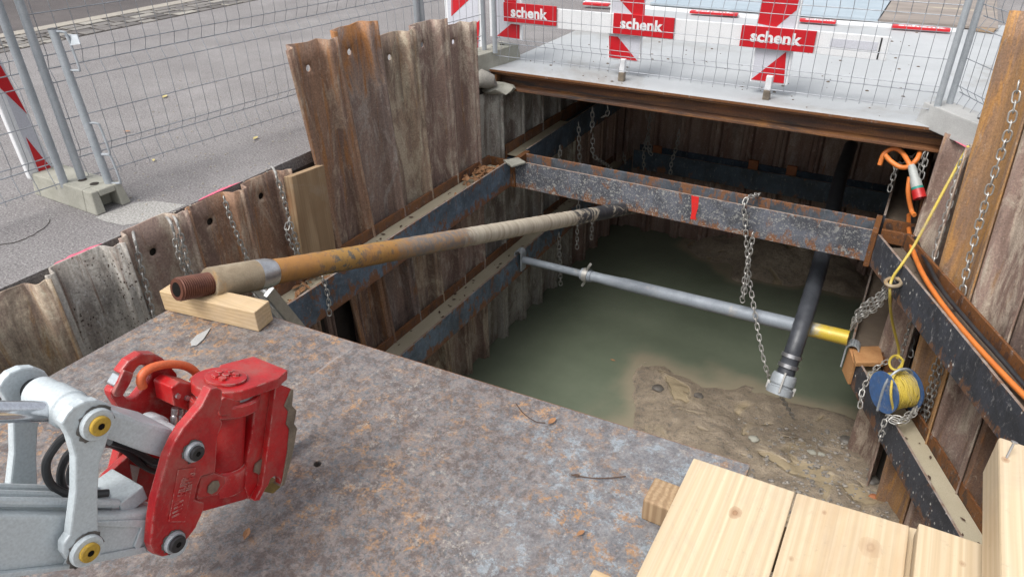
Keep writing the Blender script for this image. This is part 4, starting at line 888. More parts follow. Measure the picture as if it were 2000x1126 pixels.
for px, py, z, sz, mt, lab in [(322, 189, .01, .085, 'pale_leaf', 'pale leaf on the asphalt behind the left fence, farthest'), (499, 270, .01, .07, 'pale_leaf', 'yellow green leaf on the asphalt left of the tall piles'),
        (248, 257, .01, .06, 'dry_leaf', 'orange leaf on the asphalt behind the left fence'), (300, 313, .01, .045, 'pale_leaf', 'tiny yellow leaf on the asphalt near the fence bottom'),
        (482, 1042, .03, .05, 'dry_leaf', 'orange leaf on the steel plate right of the red coupler'), (1078, 822, .03, .05, 'dry_leaf', 'curled leaf with a long stalk on the steel plate'),
        (1134, 1040, .03, .035, 'dry_leaf', 'small rust coloured leaf on the plate left of the planks'), (1125, 928, .03, .03, 'twig', 'dark leaf with a stalk on the plate, middle right'),
        (1197, 703, -3.54, .07, 'dry_leaf', 'orange leaf floating on the green water')]:
    o = leaf(P(px, py, z=z), sz, (.1, 0, 1), random.uniform(0, 3)).build('leaf', mt, smooth=0, solid=.001); tag(o, lab, 'leaf', 'single fallen leaves')
for pts, lab in [([(1008, 788), (1022, 806), (1045, 822), (1065, 825)], 'curved stalk lying on the plate beside the curled leaf'), ([(1115, 926), (1150, 932), (1185, 933), (1222, 929)], 'straight thin stalk on the plate, middle right')]:
    tag(MB().tube(smooth_path([P(a, b, z=.026) for a, b in pts], 5), .0022, 5).build('twig', 'twig'), lab, 'twig')
# small grit on the ground and mud fleck on the plate
g = MB().add([P(372, 668, z=.0235), P(384, 655, z=.0235), P(404, 645, z=.0235), P(412, 640, z=.0235), P(398, 662, z=.0235), P(385, 674, z=.0235), P(374, 676, z=.0235)], [tuple(range(7))])
MB.add
o = g.build('mortar_fleck', 'concrete_clean', smooth=0, solid=.003); o.parent = pl; o.location = (ORG[o.name]-ORG[pl.name])*S
g = MB()
for i in range(260):
    px, py = random.uniform(250, 620), random.uniform(150, 420); p = P(px, py, z=0)
    if p.x > -.06: continue
    q = rock((p.x, p.y, .002), random.uniform(.003, .009), '', '', .7, i); g.add(q.v, q.f)
tag(g.build('grit', 'granite_pale', smooth=0), 'loose grit scattered on the asphalt by the pit', 'grit', kind='stuff')
# ------------------------------------------------------------------ concrete feet
def foot(c, h, label, recess=True, mat='concrete'):
    """c: four ground corners, c0-c1 the long front side, c1-c2 the short right end"""
    c = [V((p[0], p[1], 0.0)) for p in c]; root = thing('concrete_foot', sum(c, V())/4, label, 'fence foot', 'concrete fence feet')
    u = (c[1]-c[0]).normalized(); L_ = (c[1]-c[0]).length; w = V((-u.y, u.x, 0)); Wd = (c[2]-c[1]).length; Z = V((0, 0, 1))
    pt = lambda a, b_, z: c[0]+u*a+w*b_+Z*z
    m_ = MB(); i = .02
    if recess:        # body with a niche in the right end
        rd = .12
        m_.hexa([pt(0, 0, 0), pt(L_-rd, 0, 0), pt(L_-rd, Wd, 0), pt(0, Wd, 0), pt(i, i, h), pt(L_-rd, i, h), pt(L_-rd, Wd-i, h), pt(i, Wd-i, h)])
        for (b0_, b1_) in ((0, Wd*.27), (Wd*.73, Wd)):
            i0, i1 = (i if b0_ == 0 else 0), (i if b1_ == Wd else 0)
            m_.hexa([pt(L_-rd+.0005, b0_, 0), pt(L_, b0_, 0), pt(L_, b1_, 0), pt(L_-rd+.0005, b1_, 0), pt(L_-rd+.0005, b0_+i0, h-.0005), pt(L_-i, b0_+i0, h-.0005), pt(L_-i, b1_-i1, h-.0005), pt(L_-rd+.0005, b1_-i1, h-.0005)])
        m_.hexa([pt(L_-rd+.0005, Wd*.27, h*.72), pt(L_-.012, Wd*.27, h*.72), pt(L_-.012, Wd*.73, h*.72), pt(L_-rd+.0005, Wd*.73, h*.72), pt(L_-rd+.0005, Wd*.27, h-.0005), pt(L_-i, Wd*.27, h-.0005), pt(L_-i, Wd*.73, h-.0005), pt(L_-rd+.0005, Wd*.73, h-.0005)])
    else: m_.hexa([pt(0, 0, 0), pt(L_, 0, 0), pt(L_, Wd, 0), pt(0, Wd, 0), pt(i, i, h), pt(L_-i, i, h), pt(L_-i, Wd-i, h), pt(i, Wd-i, h)])
    m_.build('block', mat, root, bev=.008, smooth=0)
    for a in (.8, .62):
        MB().lathe(pt(L_*a, Wd*.5, h+.0005), Z, [(0, .03), (.001, .028)], 16).build('socket_hole', 'joint', root)
    return root
fl, fr_, fk = P(67, 379, z=0), P(190, 422, z=0), P(258, 395, z=0)
foot([fl, fr_, fk, fl+(fk-fr_)], .155, 'weathered concrete fence foot with an open niche on the asphalt at left')
f0, f1 = P(929, 143, z=.022), P(1018, 115, z=.022); wv = V((-(f1-f0).y, (f1-f0).x, 0)).normalized()*.3
foot([f0, f1, f1+wv, f0+wv], .19, 'concrete fence foot behind the tall piles at the left bridge end', False)
f0, f1 = P(1787, 236, z=.022), P(1935, 302, z=.022); wv = V((-(f1-f0).y, (f1-f0).x, 0)).normalized()*.27
foot([f0, f1, f1+wv, f0+wv], .19, 'clean grey concrete fence foot at the right bridge end', False, 'concrete_clean')
# ------------------------------------------------------------------ fences
ROWS = [(.15, 0), (.28, 1), (.34, 0), (.56, 0), (.80, 0), (.88, 1), (.97, 0), (1.22, 0), (1.46, 0), (1.54, 1), (1.62, 0), (1.9, 0), (2.2, 0), (2.26, 1), (2.34, 0)]
def fence(p0, p1, label, group='mesh fence panels around the pit', bulge=-1, posts=(1, 1), zf=.0, rows=ROWS, postz=.15, ext=.012):
    p0, p1 = V((p0[0], p0[1], 0)), V((p1[0], p1[1], 0)); u = (p1-p0).normalized(); L_ = (p1-p0).length; n = V((u.y, -u.x, 0))*bulge
    root = thing('mesh_fence', (p0+p1)/2, label, 'fence', group); m_ = MB(); Z = V((0, 0, 1)); off = .045
    k = int(L_/.109)
    for i in range(k+1):
        a = (i+.5)*L_/(k+1); pts = [p0+u*a+n*(.012+off*b_)+Z*(z+zf) for z, b_ in rows]; pts = [pts[0]-Z*.03]+pts+[pts[-1]+Z*.02]
        m_.tube(pts, .0025, 4)
    for z, b_ in rows: m_.tube([p0-u*ext+n*(.018+off*b_)+Z*(z+zf), p1+u*ext+n*(.018+off*b_)+Z*(z+zf)], .0042 if b_ else .0036, 6)
    m_.build('wire_mesh', 'wire_zinc', root)
    for s_, p in zip(posts, (p0, p1)):
        if s_: MB().tube([p+Z*(postz-.03), p+Z*2.45], .0265, 14).build('post', 'galvanised', root)
    return root
pA = P(160, 348, z=.155); pM = V((-.50, 6.05, 0)); pE = P(946, 94, z=.21); pM = pA.lerp(V((pE.x, pE.y, 0)), .77)
fence(pA, pM, 'mesh fence panel running behind the left wall to the tall piles', bulge=-1, posts=(1, 1), postz=.155)
fence(pM+(pE-pM).normalized()*.07, pE, 'short mesh fence panel behind the tops of the tall piles', posts=(1, 1), postz=.21)
pB0, pB1 = P(967, 98, z=.21), P(1832, 202, z=.21)
fence(pB0, pB1, 'mesh fence panel across the bridge in front of the red signs', bulge=-1, postz=.21)
pC0 = P(1856, 197, z=.21); pC1 = V((5.6, 4.6, 0))
fence(pC0, pC1, 'mesh fence panel at the right bridge end behind the tall orange pile', bulge=-1, postz=.21)
pD0 = P(125, 356, z=.155); pD1 = P(0, 398, z=.155); dD = (pD1-pD0); pD1 = pD0+V((dD.x, dD.y, 0)).normalized()*2.6
fence(pD1, pD0, 'mesh fence panel entering at the left photo edge in front of the beacon', bulge=-1, postz=.155)
# hinge post with bent handles
ph = P(213, 357, z=.155); pt_ = P(102, 57, y=ph.y+.04); gp = thing('gate_post', ph, 'short galvanised post with three bent wire handles on the left foot', 'post')
MB().tube([ph-V((0, 0, .03)), pt_], .0265, 14).build('tube', 'galvanised', gp)
MB().lathe(pt_, (0, 0, 1), [(0, .027), (.004, .026)], 14).build('cap', 'dark_steel', gp)
for za, zb_ in ((.06, .33), (.36, .70), (1.18-.36, 1.06)):
    pass
def on_post(py):
    t = (py-357)/(57-357); return ph.lerp(pt_, t)
for (ya, yb_, nm) in ((62, 132, 'a'), (234, 296, 'b'), (298, 357, 'c')):
    a, b = on_post(ya), on_post(yb_); o_ = (RX*.8+V((.2, 0, 0))).normalized()*.085
    MB().tube(smooth_path([a, a+o_*.8, a+o_+V((0, 0, -.03)), b+o_+V((0, 0, .02)), b+o_*.8, b], 5), .008, 8).build('handle', 'galvanised', gp)
q = on_post(75); MB().prism([q+RX*.05+UP*.03, q+RX*.13+UP*.028, q+RX*.15-UP*.03, q+RX*.09-UP*.04], (0, .006, 0)).build('tag_plate', 'galvanised', gp, smooth=0)
# tie wire
# ------------------------------------------------------------------ beacons and signs
def beacon(outline, plane, red, label, back, redplane=None, stub=None, white='paint_white', grey=None, kw='y'):
    q = [P(a, b, **{kw: plane}) for a, b in outline]; off = V((0, back, 0)) if kw == 'y' else V((back, 0, 0))
    root = thing('beacon', q[0], label, 'beacon', 'red and white warning beacons')
    MB().prism(q, off).build('frame', white, root, bev=.01, smooth=0)
    s_ = -.0035 if back > 0 else .0035
    if grey:
        q2 = [P(a, b, **{kw: plane}) for a, b in grey]; o2 = V((0, s_, 0)) if kw == 'y' else V((s_, 0, 0)); MB().prism(q2, o2).build('reflective_sheet', 'reflective_grey', root, smooth=0)
    for r_ in red:
        q2 = [P(a, b, **{kw: plane}) for a, b in r_]; o2 = V((0, s_*1.8, 0)) if kw == 'y' else V((s_*1.8, 0, 0)); MB().prism(q2, o2).build('red_stripe', 'paint_red', root, smooth=0)
    if stub:
        c = P(stub[0], stub[1], z=.022); m_ = MB().box((c.x-.03, c.y-.03, .022), (c.x+.03, c.y+.03, .11)); m_.build('socket', 'worn_steel', root, bev=.003, smooth=0)
        MB().box((c.x-.028, c.y-.02, .1105), (c.x+.028, c.y+.03, .24)).build('stem', 'paint_white', root, bev=.004, smooth=0)
    return root
YB = 7.02
def up(pts, dy=-260):      # extend an outline's top beyond the frame along true verticals
    return pts
def vtop(px, py, plane, dz, kw='y'):
    p = P(px, py, **{kw: plane})+V((0, 0, dz)); d_ = p-CAM; z_ = d_.dot(FW); return (1000+F*d_.dot(RX)/z_, 563-F*d_.dot(UP)/z_)
b2 = [(1186, 116), (1250, 122), vtop(1250, 122, YB, 1.15), vtop(1186, 116, YB, 1.15)]
beacon(b2, YB, [[(1190, 70), (1207, 72), (1245, 119), (1190, 112)], [(1211, 0), vtop(1190, 112, YB, .95), vtop(1247, 119, YB, .95), (1259, 30), (1243, 36)]], 'red and white beacon standing behind the middle red sign', .04, stub=(1214, 158), grey=[(1190, 113), (1247, 119), vtop(1247, 119, YB, 1.1), vtop(1190, 113, YB, 1.1)])
b3 = [(1464, 160), (1537, 168), vtop(1537, 168, YB, 1.15), vtop(1464, 160, YB, 1.15)]
beacon(b3, YB, [[(1536, 101), (1531, 163), (1467, 155)], [(1480, 46), vtop(1467, 155, YB, .95), vtop(1533, 163, YB, .95), (1556, 20), (1516, 53)]], 'red and white beacon standing behind the right red sign', .04, stub=(1496, 194), grey=[(1467, 156), (1533, 164), vtop(1533, 164, YB, 1.1), vtop(1467, 156, YB, 1.1)])
b1 = [(957, 72), (1019, 80), vtop(1019, 80, YB, 1.15), vtop(957, 72, YB, 1.15)]
beacon(b1, YB+.02, [[(1007, 40), (1015, 40), (1015, 76), (971, 70)], [(985, 0), (1010, 0), (1008, 8), (988, 8)]], 'red and white beacon behind the left red sign and fence posts', .04, grey=[(962, 71), (1015, 76), vtop(1015, 76, YB, 1.1), vtop(962, 71, YB, 1.1)])
b0 = [(874, 110), (943, 102), vtop(943, 102, 7.2, 1.15), vtop(874, 110, 7.2, 1.15)]
beacon(b0, 7.2, [[(937, 40), (934, 98), (900, 100), (900, 68)], [(882, 32), (882, -30), (940, -40), (916, 0)]], 'red and white beacon partly hidden behind the tops of the tall piles', .04, grey=[(880, 106), (937, 98), vtop(937, 98, 7.2, 1.1), vtop(880, 106, 7.2, 1.1)])
bl = [(0, 98), (107, 326), (102, 343), (84, 356), (60, 351), (0, 195), (-60, 40), (-50, -20)]
XB = -1.22
beacon([(-70, -30), (107, 326), (102, 343), (84, 356), (60, 351), (-110, -50)], XB, [[(0, 128), (14, 152), (52, 222), (0, 172), (-20, 110)], [(50, 268), (80, 305), (103, 331), (84, 349), (78, 342)]],
       'leaning red and white beacon at the left edge standing by the concrete foot', -.05, grey=[(-10, 100), (100, 325), (84, 347), (74, 340), (10, 185), (-30, 110)], kw='x')
def text_obj(s_, o, xd, zd, height, parent, mat, name, width=None, bold=.035, ext=.002, nrm=None):
    cu = bpy.data.curves.new('t', 'FONT'); cu.body = s_; cu.size = 1; cu.extrude = .01; cu.offset = bold; cu.space_character = 1.02; cu.resolution_u = 3
    to = bpy.data.objects.new('t', cu); COL.objects.link(to); bpy.context.view_layer.update()
    me = bpy.data.meshes.new_from_object(to.evaluated_get(bpy.context.evaluated_depsgraph_get())); bpy.data.objects.remove(to)
    xs = [v.co.x for v in me.vertices]; ys = [v.co.y for v in me.vertices]; x0, x1, y0, y1 = min(xs), max(xs), min(ys), max(ys)
    k = height/(y1-y0); kx = (width/(x1-x0)) if width else k; nn = nrm or V(xd).cross(V(zd))
    m_ = MB(); m_.v = [V(o)+V(xd)*((v.co.x-x0)*kx)+V(zd)*((v.co.y-y0)*k)+nn*(ext*(1 if v.co.z > 0 else 0)) for v in me.vertices]; m_.f = [tuple(p.vertices) for p in me.polygons]
    bpy.data.meshes.remove(me); return m_.build(name, mat, parent, smooth=0)
YS = 6.965
for (a, b, c, d_), (ta, tb_), lab in [(((985, 5), (1086, 13), (1086, 51), (982, 42)), ((998, 36), (1069, 44)), 'left red name board on the white rail behind the fence'), (((1199, 26), (1317, 36), (1314, 76), (1196, 66)), ((1211, 57), (1294, 66)), 'middle red name board on the white rail behind the fence'), (((1449, 49), (1594, 62), (1588, 105), (1444, 90)), ((1464, 83), (1564, 93)), 'right red name board on the white rail behind the fence')]:
    q = [P(*p, y=YS) for p in (a, b, c, d_)]; x0 = (q[0].x+q[3].x)/2; x1 = (q[1].x+q[2].x)/2; z1 = (q[0].z+q[1].z)/2; z0 = (q[2].z+q[3].z)/2
    root = thing('name_board', (x0, YS, z0), lab, 'sign', 'red name boards'); MB().box((x0, YS, z0), (x1, YS+.02, z1)).build('board', 'paint_red', root, bev=.002, smooth=0)
    t0, t1 = P(*ta, y=YS), P(*tb_, y=YS); text_obj('schenk', (t0.x, YS-.0005, z0+(z1-z0)*.27), (1, 0, 0), (0, 0, 1), (z1-z0)*.56, root, 'paint_white', 'lettering', width=t1.x-t0.x, nrm=V((0, -1, 0)))
z0, z1 = .42, .615
q0, q1 = P(1086, 14, y=6.99), P(1740, 76, y=6.99); rz1 = (P(1150, 20, y=6.99).z+P(1700, 73, y=6.99).z)/2
ral = thing('barrier_rail', (q0.x, 6.99, rz1), 'white barrier rail running behind the three red name boards', 'barrier rail')
for i, (a, b) in enumerate(((P(990, 20, y=6.99).x, P(1205, 40, y=6.99).x), (P(1206, 40, y=6.99).x, P(1452, 60, y=6.99).x), (P(1453, 60, y=6.99).x, P(1738, 90, y=6.99).x))):
    MB().box((a, 6.988, rz1-.195), (b-.004, 7.015, rz1)).build('rail_board', 'paint_white', ral, bev=.004, smooth=0)
a, b = P(1721, 76, y=6.98).x, P(1724, 76, y=6.98).x; MB().box((a, 6.984, rz1-.19), (a+.012, 6.9875, rz1-.01)).build('strap', 'rubber', ral, smooth=0)
a, b = P(1622, 80, y=6.98).x, P(1713, 95, y=6.98).x; MB().box((a, 6.985, rz1-.12), (b, 6.9875, rz1-.05)).build('reflector', 'reflective_grey', ral, smooth=0)
# far side: second bridge sheets, lying rail with name strips
for px0, px1, lab in ((1270, 1715, 'blue grey steel sheet lying beyond the bridge'), (1718, 1950, 'worn plywood sheet lying beyond the bridge at the right')):
    a, b = P(px0, 5+(px0-1265)*.0725, z=.07), P(px1, 5+(px1-1265)*.0725, z=.07)
    o = MB().prism([a, b, b+V((.0, 2.6, 0)), a+V((0, 2.6, 0))], (0, 0, -.035)).build('steel_sheet' if px0 < 1500 else 'plywood_sheet', 'steel_sheet_blue' if px0 < 1500 else 'plywood', bev=.002, smooth=0)
    tag(o, lab, 'sheet', 'sheets beyond the bridge')
a, b = P(1265, 22, z=.12), P(1960, 72, z=.12)
fr2 = thing('lying_rail', (a+b)/2, 'white rail with red name strips lying flat beyond the bridge deck', 'barrier rail')
MB().bar(P(1142, 5, z=.03), P(1520, 38, z=.03), .10, .05).build('rail_board', 'paint_white', fr2, bev=.004, smooth=0)
MB().bar(P(1520, 38, z=.03), P(1870, 60, z=.03), .10, .05).build('rail_board', 'paint_white', fr2, bev=.004, smooth=0)
for (c0, c1) in (((1142, 6), (1192, 9)), ((1350, 22), (1442, 28)), ((1562, 38), (1634, 43)), ((1742, 50), (1856, 58))):
    p0, p1 = P(*c0, z=.065)+V((0, -.03, 0)), P(*c1, z=.065)+V((0, -.03, 0)); MB().bar(p0, p1, .12, .03).build('name_strip', 'paint_red', fr2, bev=.002, smooth=0)
    if c0[0] > 1300:
        u = (p1-p0).normalized(); text_obj('schenk', p0+u*.08+V((0, -.045, .0155)), u, V((-u.y, u.x, 0)), .09, fr2, 'paint_white', 'lettering', width=(p1-p0).length*.8, nrm=V((0, 0, 1)))
wbm = MB().bar(P(1270, 9, z=.03), P(1935, 57, z=.03), .05, .035); tag(wbm.build('timber_batten', 'wood_grey', bev=.004, smooth=0), 'grey brown timber batten along the sheets beyond the bridge', 'batten')
MB().prism([P(1900, 52, z=.03), P(1945, 58, z=.03), P(1940, 66, z=.03), P(1895, 60, z=.03)], (0, 0, .03)).build('wood_scrap', 'wood_grey', bev=.003)
tag(bpy.data.objects['wood_scrap'], 'small brown wooden wedge at the right end of the lying rail', 'wood scrap')
g = MB()
for i in range(150):
    px, py = random.uniform(1020, 1830), random.uniform(60, 235); p = P(px, py, z=.022)
    if p.y < 6.78 or p.x > 4.0 or p.x < .1: continue
    q = rock((p.x, p.y, .024), random.choice((.004, .006, .008, .014)), '', '', .6, i); g.add(q.v, q.f)
tag(g.build('deck_grit', 'clay_earth', smooth=0), 'small clods and specks of dirt on the whitish bridge deck', 'grit', kind='stuff')
# ------------------------------------------------------------------ excavator arm with tiltrotator
XN = 2.50
def E(px, py, dx=0.): return P(px, py, x=XN+dx)
ex = thing('excavator_arm', E(190, 1000)-V((.1, 0, .3)), 'light grey excavator arm with a red tilting coupler hovering over the plate', 'excavator')
def slab(pts, x0, x1, name, mat, par=ex, bev=.004, smooth=0, unproj=None):
    """side outline surveyed at x = XN+x0, extruded to XN+x1"""
    return MB().prism([E(a, b, x0 if unproj is None else unproj)+V((0 if unproj is None else x0-unproj, 0, 0)) for a, b in pts], (x1-x0, 0, 0)).build(name, mat, par, bev=bev, smooth=smooth)
def rnd(cx, cy, r, a0, a1, n=8): return [(cx+r*math.cos(math.radians(a0+(a1-a0)*i/n)), cy+r*math.sin(math.radians(a0+(a1-a0)*i/n))) for i in range(n+1)]
stick_o = [(-420, 1010), (0, 1006), (180, 1008), (240, 1006), (300, 996)]+rnd(330, 1052, 40, -60, 100, 8)+[(290, 1080), (140, 1110), (0, 1130), (-420, 1200)]
sk = slab(stick_o, -.01, -.20, 'stick', 'arm_white', bev=.008)
slab([(120, 1110), (290, 1078), (284, 1066), (200, 1082), (130, 1092)], -.003, -.009, 'weld_rib', 'arm_white', bev=.003)
slab([(-420, 1200), (0, 1131), (140, 1111), (138, 1103), (0, 1120), (-420, 1180)], .006, -.009, 'flange_strip', 'arm_white', bev=.003)
slab([(190, 1018), (285, 1014), (300, 1030), (270, 1075), (262, 1066), (276, 1030), (190, 1028)], -.004, -.0095, 'weld_rib', 'arm_white', bev=.003)
# rigid pipes on top of the stick
for k in range(3):
    dx = -.05-.045*k
    a, b = E(-300, 1003, -.01)+V((dx+.01, 0, .016)), E(250, 1001, -.01)+V((dx+.01, 0, .016)); MB().tube([a, b], .0125, 10).build('hydraulic_pipe', 'arm_white', ex)
c = E(262, 1000, -.01); MB().box((XN-.18, c.y-.015, c.z-.02), (XN-.04, c.y+.06, c.z+.03)).build('manifold', 'arm_white', ex, bev=.004, smooth=0)
for k in range(3):
    a = E(262, 1000, -.01)+V((-.05-.04*k, -.016, .012)); d_ = (E(200, 990, -.01)-E(262, 1000, -.01)).normalized()
    MB().lathe(a, d_, [(0, .006), (0, .014), (.02, .014), (.021, .011), (.045, .011), (.046, .013), (.085, .013), (.085, .008)], 12).build('hose_fitting', 'steel_shiny', ex)
# link plates
link_o = [(120, 826), (131, 808), (143, 795), (166, 783), (190, 780), (212, 788), (222, 803), (222, 820), (208, 868), (196, 904), (192, 960), (193, 1045), (192, 1075), (182, 1098), (158, 1105), (136, 1097), (124, 1080), (124, 1062), (136, 1045), (147, 960), (147, 892), (136, 854)]
for x0 in (.03, -.235): slab(link_o, x0, x0-.028, 'link_plate', 'arm_white', unproj=.03, bev=.005)
def pin(px, py, x1, r0, r1, mats, base=.03, parent=ex):
    c = P(px, py, x=XN+base); d_ = V((1, 0, 0)); c.x = XN+x1
    gr_ = MB().lathe(c, d_, [(0, r0*.8), (0, r0*1.12), (.002, r0*1.10), (.002, r0*.8)], 36)
    for v_ in gr_.v: v_ += (v_-c).normalized()*noise.noise((v_-c)*90)*.006*V((0, 1, 1)).length
    for v_ in gr_.v: v_.x = min(max(v_.x, c.x-.001), c.x+.0025)
    gr_.build('grease_ring', 'grease', parent, smooth=0)
    MB().lathe(c, d_, [(0, r0*.6), (0, r0), (.010, r0), (.014, r0*.93), (.014, r0*.5)], 28).build('pin_head', mats[0], parent)
    MB().lathe(c+V((.0142, 0, 0)), d_, [(0, r1*.5), (0, r1), (.008, r1), (.010, r1*.9), (.010, r1*.35), (.003, r1*.33)], 24).build('pin_bolt', mats[1], parent)
    MB().lathe(c+V((.0243, 0, 0)), d_, [(0, r1*.33), (.0006, r1*.3)], 6).build('bolt_socket', 'black_hole', parent)
pin(186, 826, .031, .041, .025, ('arm_white', 'yellow_paint')); pin(166, 1072, .031, .041, .025, ('arm_white', 'yellow_paint'))
for px, py in ((186, 826), (166, 1072)):
    c = P(px, py, x=XN+.03); c.x = XN-.262; MB().lathe(c, (1, 0, 0), [(0, .03), (.290, .03)], 20).build('pin', 'dark_steel', ex)
# rod end barrel + chrome rod
c = P(186, 826, x=XN+.03); c.x = XN-.20; MB().lathe(c, (1, 0, 0), [(0, .036), (0, .046), (.055, .046), (.06, .05), (.13, .05), (.135, .046), (.195, .046), (.195, .036)], 28).build('rod_eye', 'arm_white', ex)
a, b = P(112, 803, x=XN-.10), P(-500, 806, x=XN-.10); dd_ = (b-a).normalized()
MB().lathe(a-dd_*.07, dd_, [(0, .026), (.055, .034), (.075, .031), (.08, .02)], 24).build('rod_neck', 'arm_white', ex)
MB().lathe(a, dd_, [(0, .0265), ((b-a).length, .0265)], 32).build('piston_rod', 'chrome', ex)
# coupler link
slab([(200, 797), (236, 806), (290, 826), (338, 838), (352, 860), (345, 888), (322, 895), (285, 885), (214, 858), (198, 846)], -.02, -.185, 'coupler_link', 'arm_white', bev=.012)
c = P(372, 880, x=XN+.0); c.x = XN-.20; MB().lathe(c, (1, 0, 0), [(0, .03), (0, .050), (.04, .052), (.05, .043), (.15, .043), (.16, .052), (.185, .050), (.185, .03)], 28).build('link_eye', 'arm_white', ex)
# black hydraulic hoses
for k, pts in enumerate([[(132, 848, -.05), (112, 866, -.08), (90, 905, -.1), (100, 945, -.1), (140, 965, -.08), (212, 962, -.05)], [(150, 870, -.08), (128, 895, -.1), (118, 930, -.12), (130, 960, -.12), (170, 972, -.12), (210, 968, -.1)],
                         [(150, 890, -.12), (138, 920, -.14), (140, 950, -.15), (165, 975, -.16), (212, 975, -.14)], [(205, 866, -.22), (250, 870, -.22), (280, 890, -.2), (300, 905, -.18), (330, 912, -.15)], [(205, 862, -.2), (245, 880, -.2), (275, 905, -.2), (300, 918, -.2), (330, 922, -.2)],
                         [(215, 862, -.15), (260, 876, -.15), (300, 900, -.15), (330, 898, -.12)]]):
    MB().tube(smooth_path([E(*p) for p in pts], 7), .0105, 10).build('hydraulic_hose', 'rubber', ex)
# --- tiltrotator
tr = bpy.data.objects.new('tilt_coupler', None); COL.objects.link(tr); tr.parent = ex; ORG['tilt_coupler'] = ORG[ex.name]; tr['label'] = 'red tilting quick coupler with a safety hook'
near_o = [(412, 758), (424, 756), (435, 762), (434, 790), (426, 808), (436, 825), (425, 854), (423, 900), (421, 922), (394, 930), (386, 950), (381, 976), (400, 981), (398, 996), (383, 1030), (360, 1060), (341, 1081), (319, 1087), (301, 1082), (294, 1065), (298, 1020), (304, 979), (315, 941), (328, 892), (331, 886), (343, 860), (357, 837), (394, 793)]
slab(near_o, .035, .002, 'side_plate', 'coupler_red', tr, .005, unproj=.035)
far_o = [(233, 729), (251, 705), (275, 690), (302, 690), (320, 700), (347, 730), (347, 830), (340, 900), (300, 985), (213, 955), (232, 885), (240, 850), (265, 807), (230, 795), (218, 776), (215, 766), (222, 755), (232, 757), (243, 772), (251, 781), (264, 779), (282, 756), (293, 735), (294, 722), (283, 712), (271, 715), (262, 728), (259, 738)]
slab(far_o, -.24, -.275, 'hook_plate', 'coupler_red', tr, .006)
slab([(243, 722), (262, 729), (255, 748), (240, 774), (227, 775), (222, 768)], -.225, -.238, 'hook_latch', 'coupler_red', tr, .003)
slab([(222, 752), (234, 733), (243, 737), (228, 759)], -.236, -.27, 'latch_tip', 'galvanised', tr, .003)
MB().tube(smooth_path([E(*p, -.22) for p in [(279, 756), (275, 742), (281, 728), (296, 718), (318, 712), (343, 711), (364, 715), (379, 724), (384, 733), (376, 745)]], 7), .0135, 12).build('orange_hose', 'orange_hose', tr)
c = E(337, 1055, .035); pin(376, 880, .036, .030, .022, ('galvanised', 'dark_steel'), .035, tr); pin(338, 1056, .036, .032, .025, ('galvanised', 'dark_steel'), .035, tr)
c = P(338, 1056, x=XN+.035); c.x = XN-.27; MB().lathe(c, (1, 0, 0), [(0, .03), (.30, .03)], 20).build('pin', 'dark_steel', tr)
# far lower side plate, inside dark
slab([(300, 985), (345, 940), (360, 1040), (340, 1075), (310, 1080), (296, 1060), (290, 1010)], -.215, -.24, 'rear_side_plate', 'coupler_red', tr, .004, unproj=.0)
slab([(251, 905), (273, 912), (265, 948), (244, 945)], -.235, -.2385, 'type_plate', 'alu', tr, 0)
# cross block behind the tilt cylinder
AX0 = P(441, 737, x=XN-.09); AX1 = P(431, 940, x=XN-.09); A = (AX0-AX1).normalized(); LA = (AX0-AX1).length
BX = V((1, 0, 0)); CX = A.cross(BX).normalized(); CX = CX if CX.y > 0 else -CX
def loc(b, c_, t): return AX0+BX*b+CX*c_+A*t
MB().lathe(loc(0, 0, -.002), A, [(0, .06), (0, .062), (.006, .062), (.007, .055), (.007, .03)], 32).build('bolt_disc', 'coupler_red', tr)
for k in range(6):
    a = k*math.pi/3; rr_ = .030 if k else 0
    MB().lathe(loc(rr_*math.cos(a), rr_*math.sin(a), .005), A, [(0, .007), (0, .012), (.008, .012), (.009, .008)], 8).build('disc_bolt', 'coupler_red', tr)
pts = [loc(.105*math.cos(a), .105*math.sin(a), -.004) for a in [math.radians(x) for x in range(60, 301, 15)]]
pts = [loc(.100*math.cos(a), .100*math.sin(a), -.004) for a in [math.radians(x) for x in range(150, 371, 14)]]+[loc(.10, .12, -.004), loc(.07, .19, -.004), loc(-.09, .19, -.004), loc(-.10, .06, -.004)]
MB().prism(pts, A*-.034).build('top_yoke', 'coupler_red', tr, bev=.004, smooth=0)
MB().lathe(loc(0, 0, -.050), A, [(0, .07), (0, .088), (.0115, .088), (.0115, .07)], 36).build('upper_bearing', 'galvanised', tr)
MB().lathe(loc(0, 0, -.095), A, [(0, .07), (0, .100), (.006, .105), (.038, .105), (.044, .100), (.044, .07)], 40).build('upper_collar', 'coupler_red', tr)
MB().lathe(loc(0, 0, -LA*.93), A, [(0, .050), (0, .066), (LA*.93-.096, .066), (LA*.93-.096, .05)], 36).build('tilt_cylinder', 'coupler_red', tr)
MB().lathe(loc(0, 0, -LA-.015), A, [(0, .05), (0, .074), (.075, .076), (.085, .070), (.085, .05)], 36).build('lower_collar', 'coupler_red', tr)
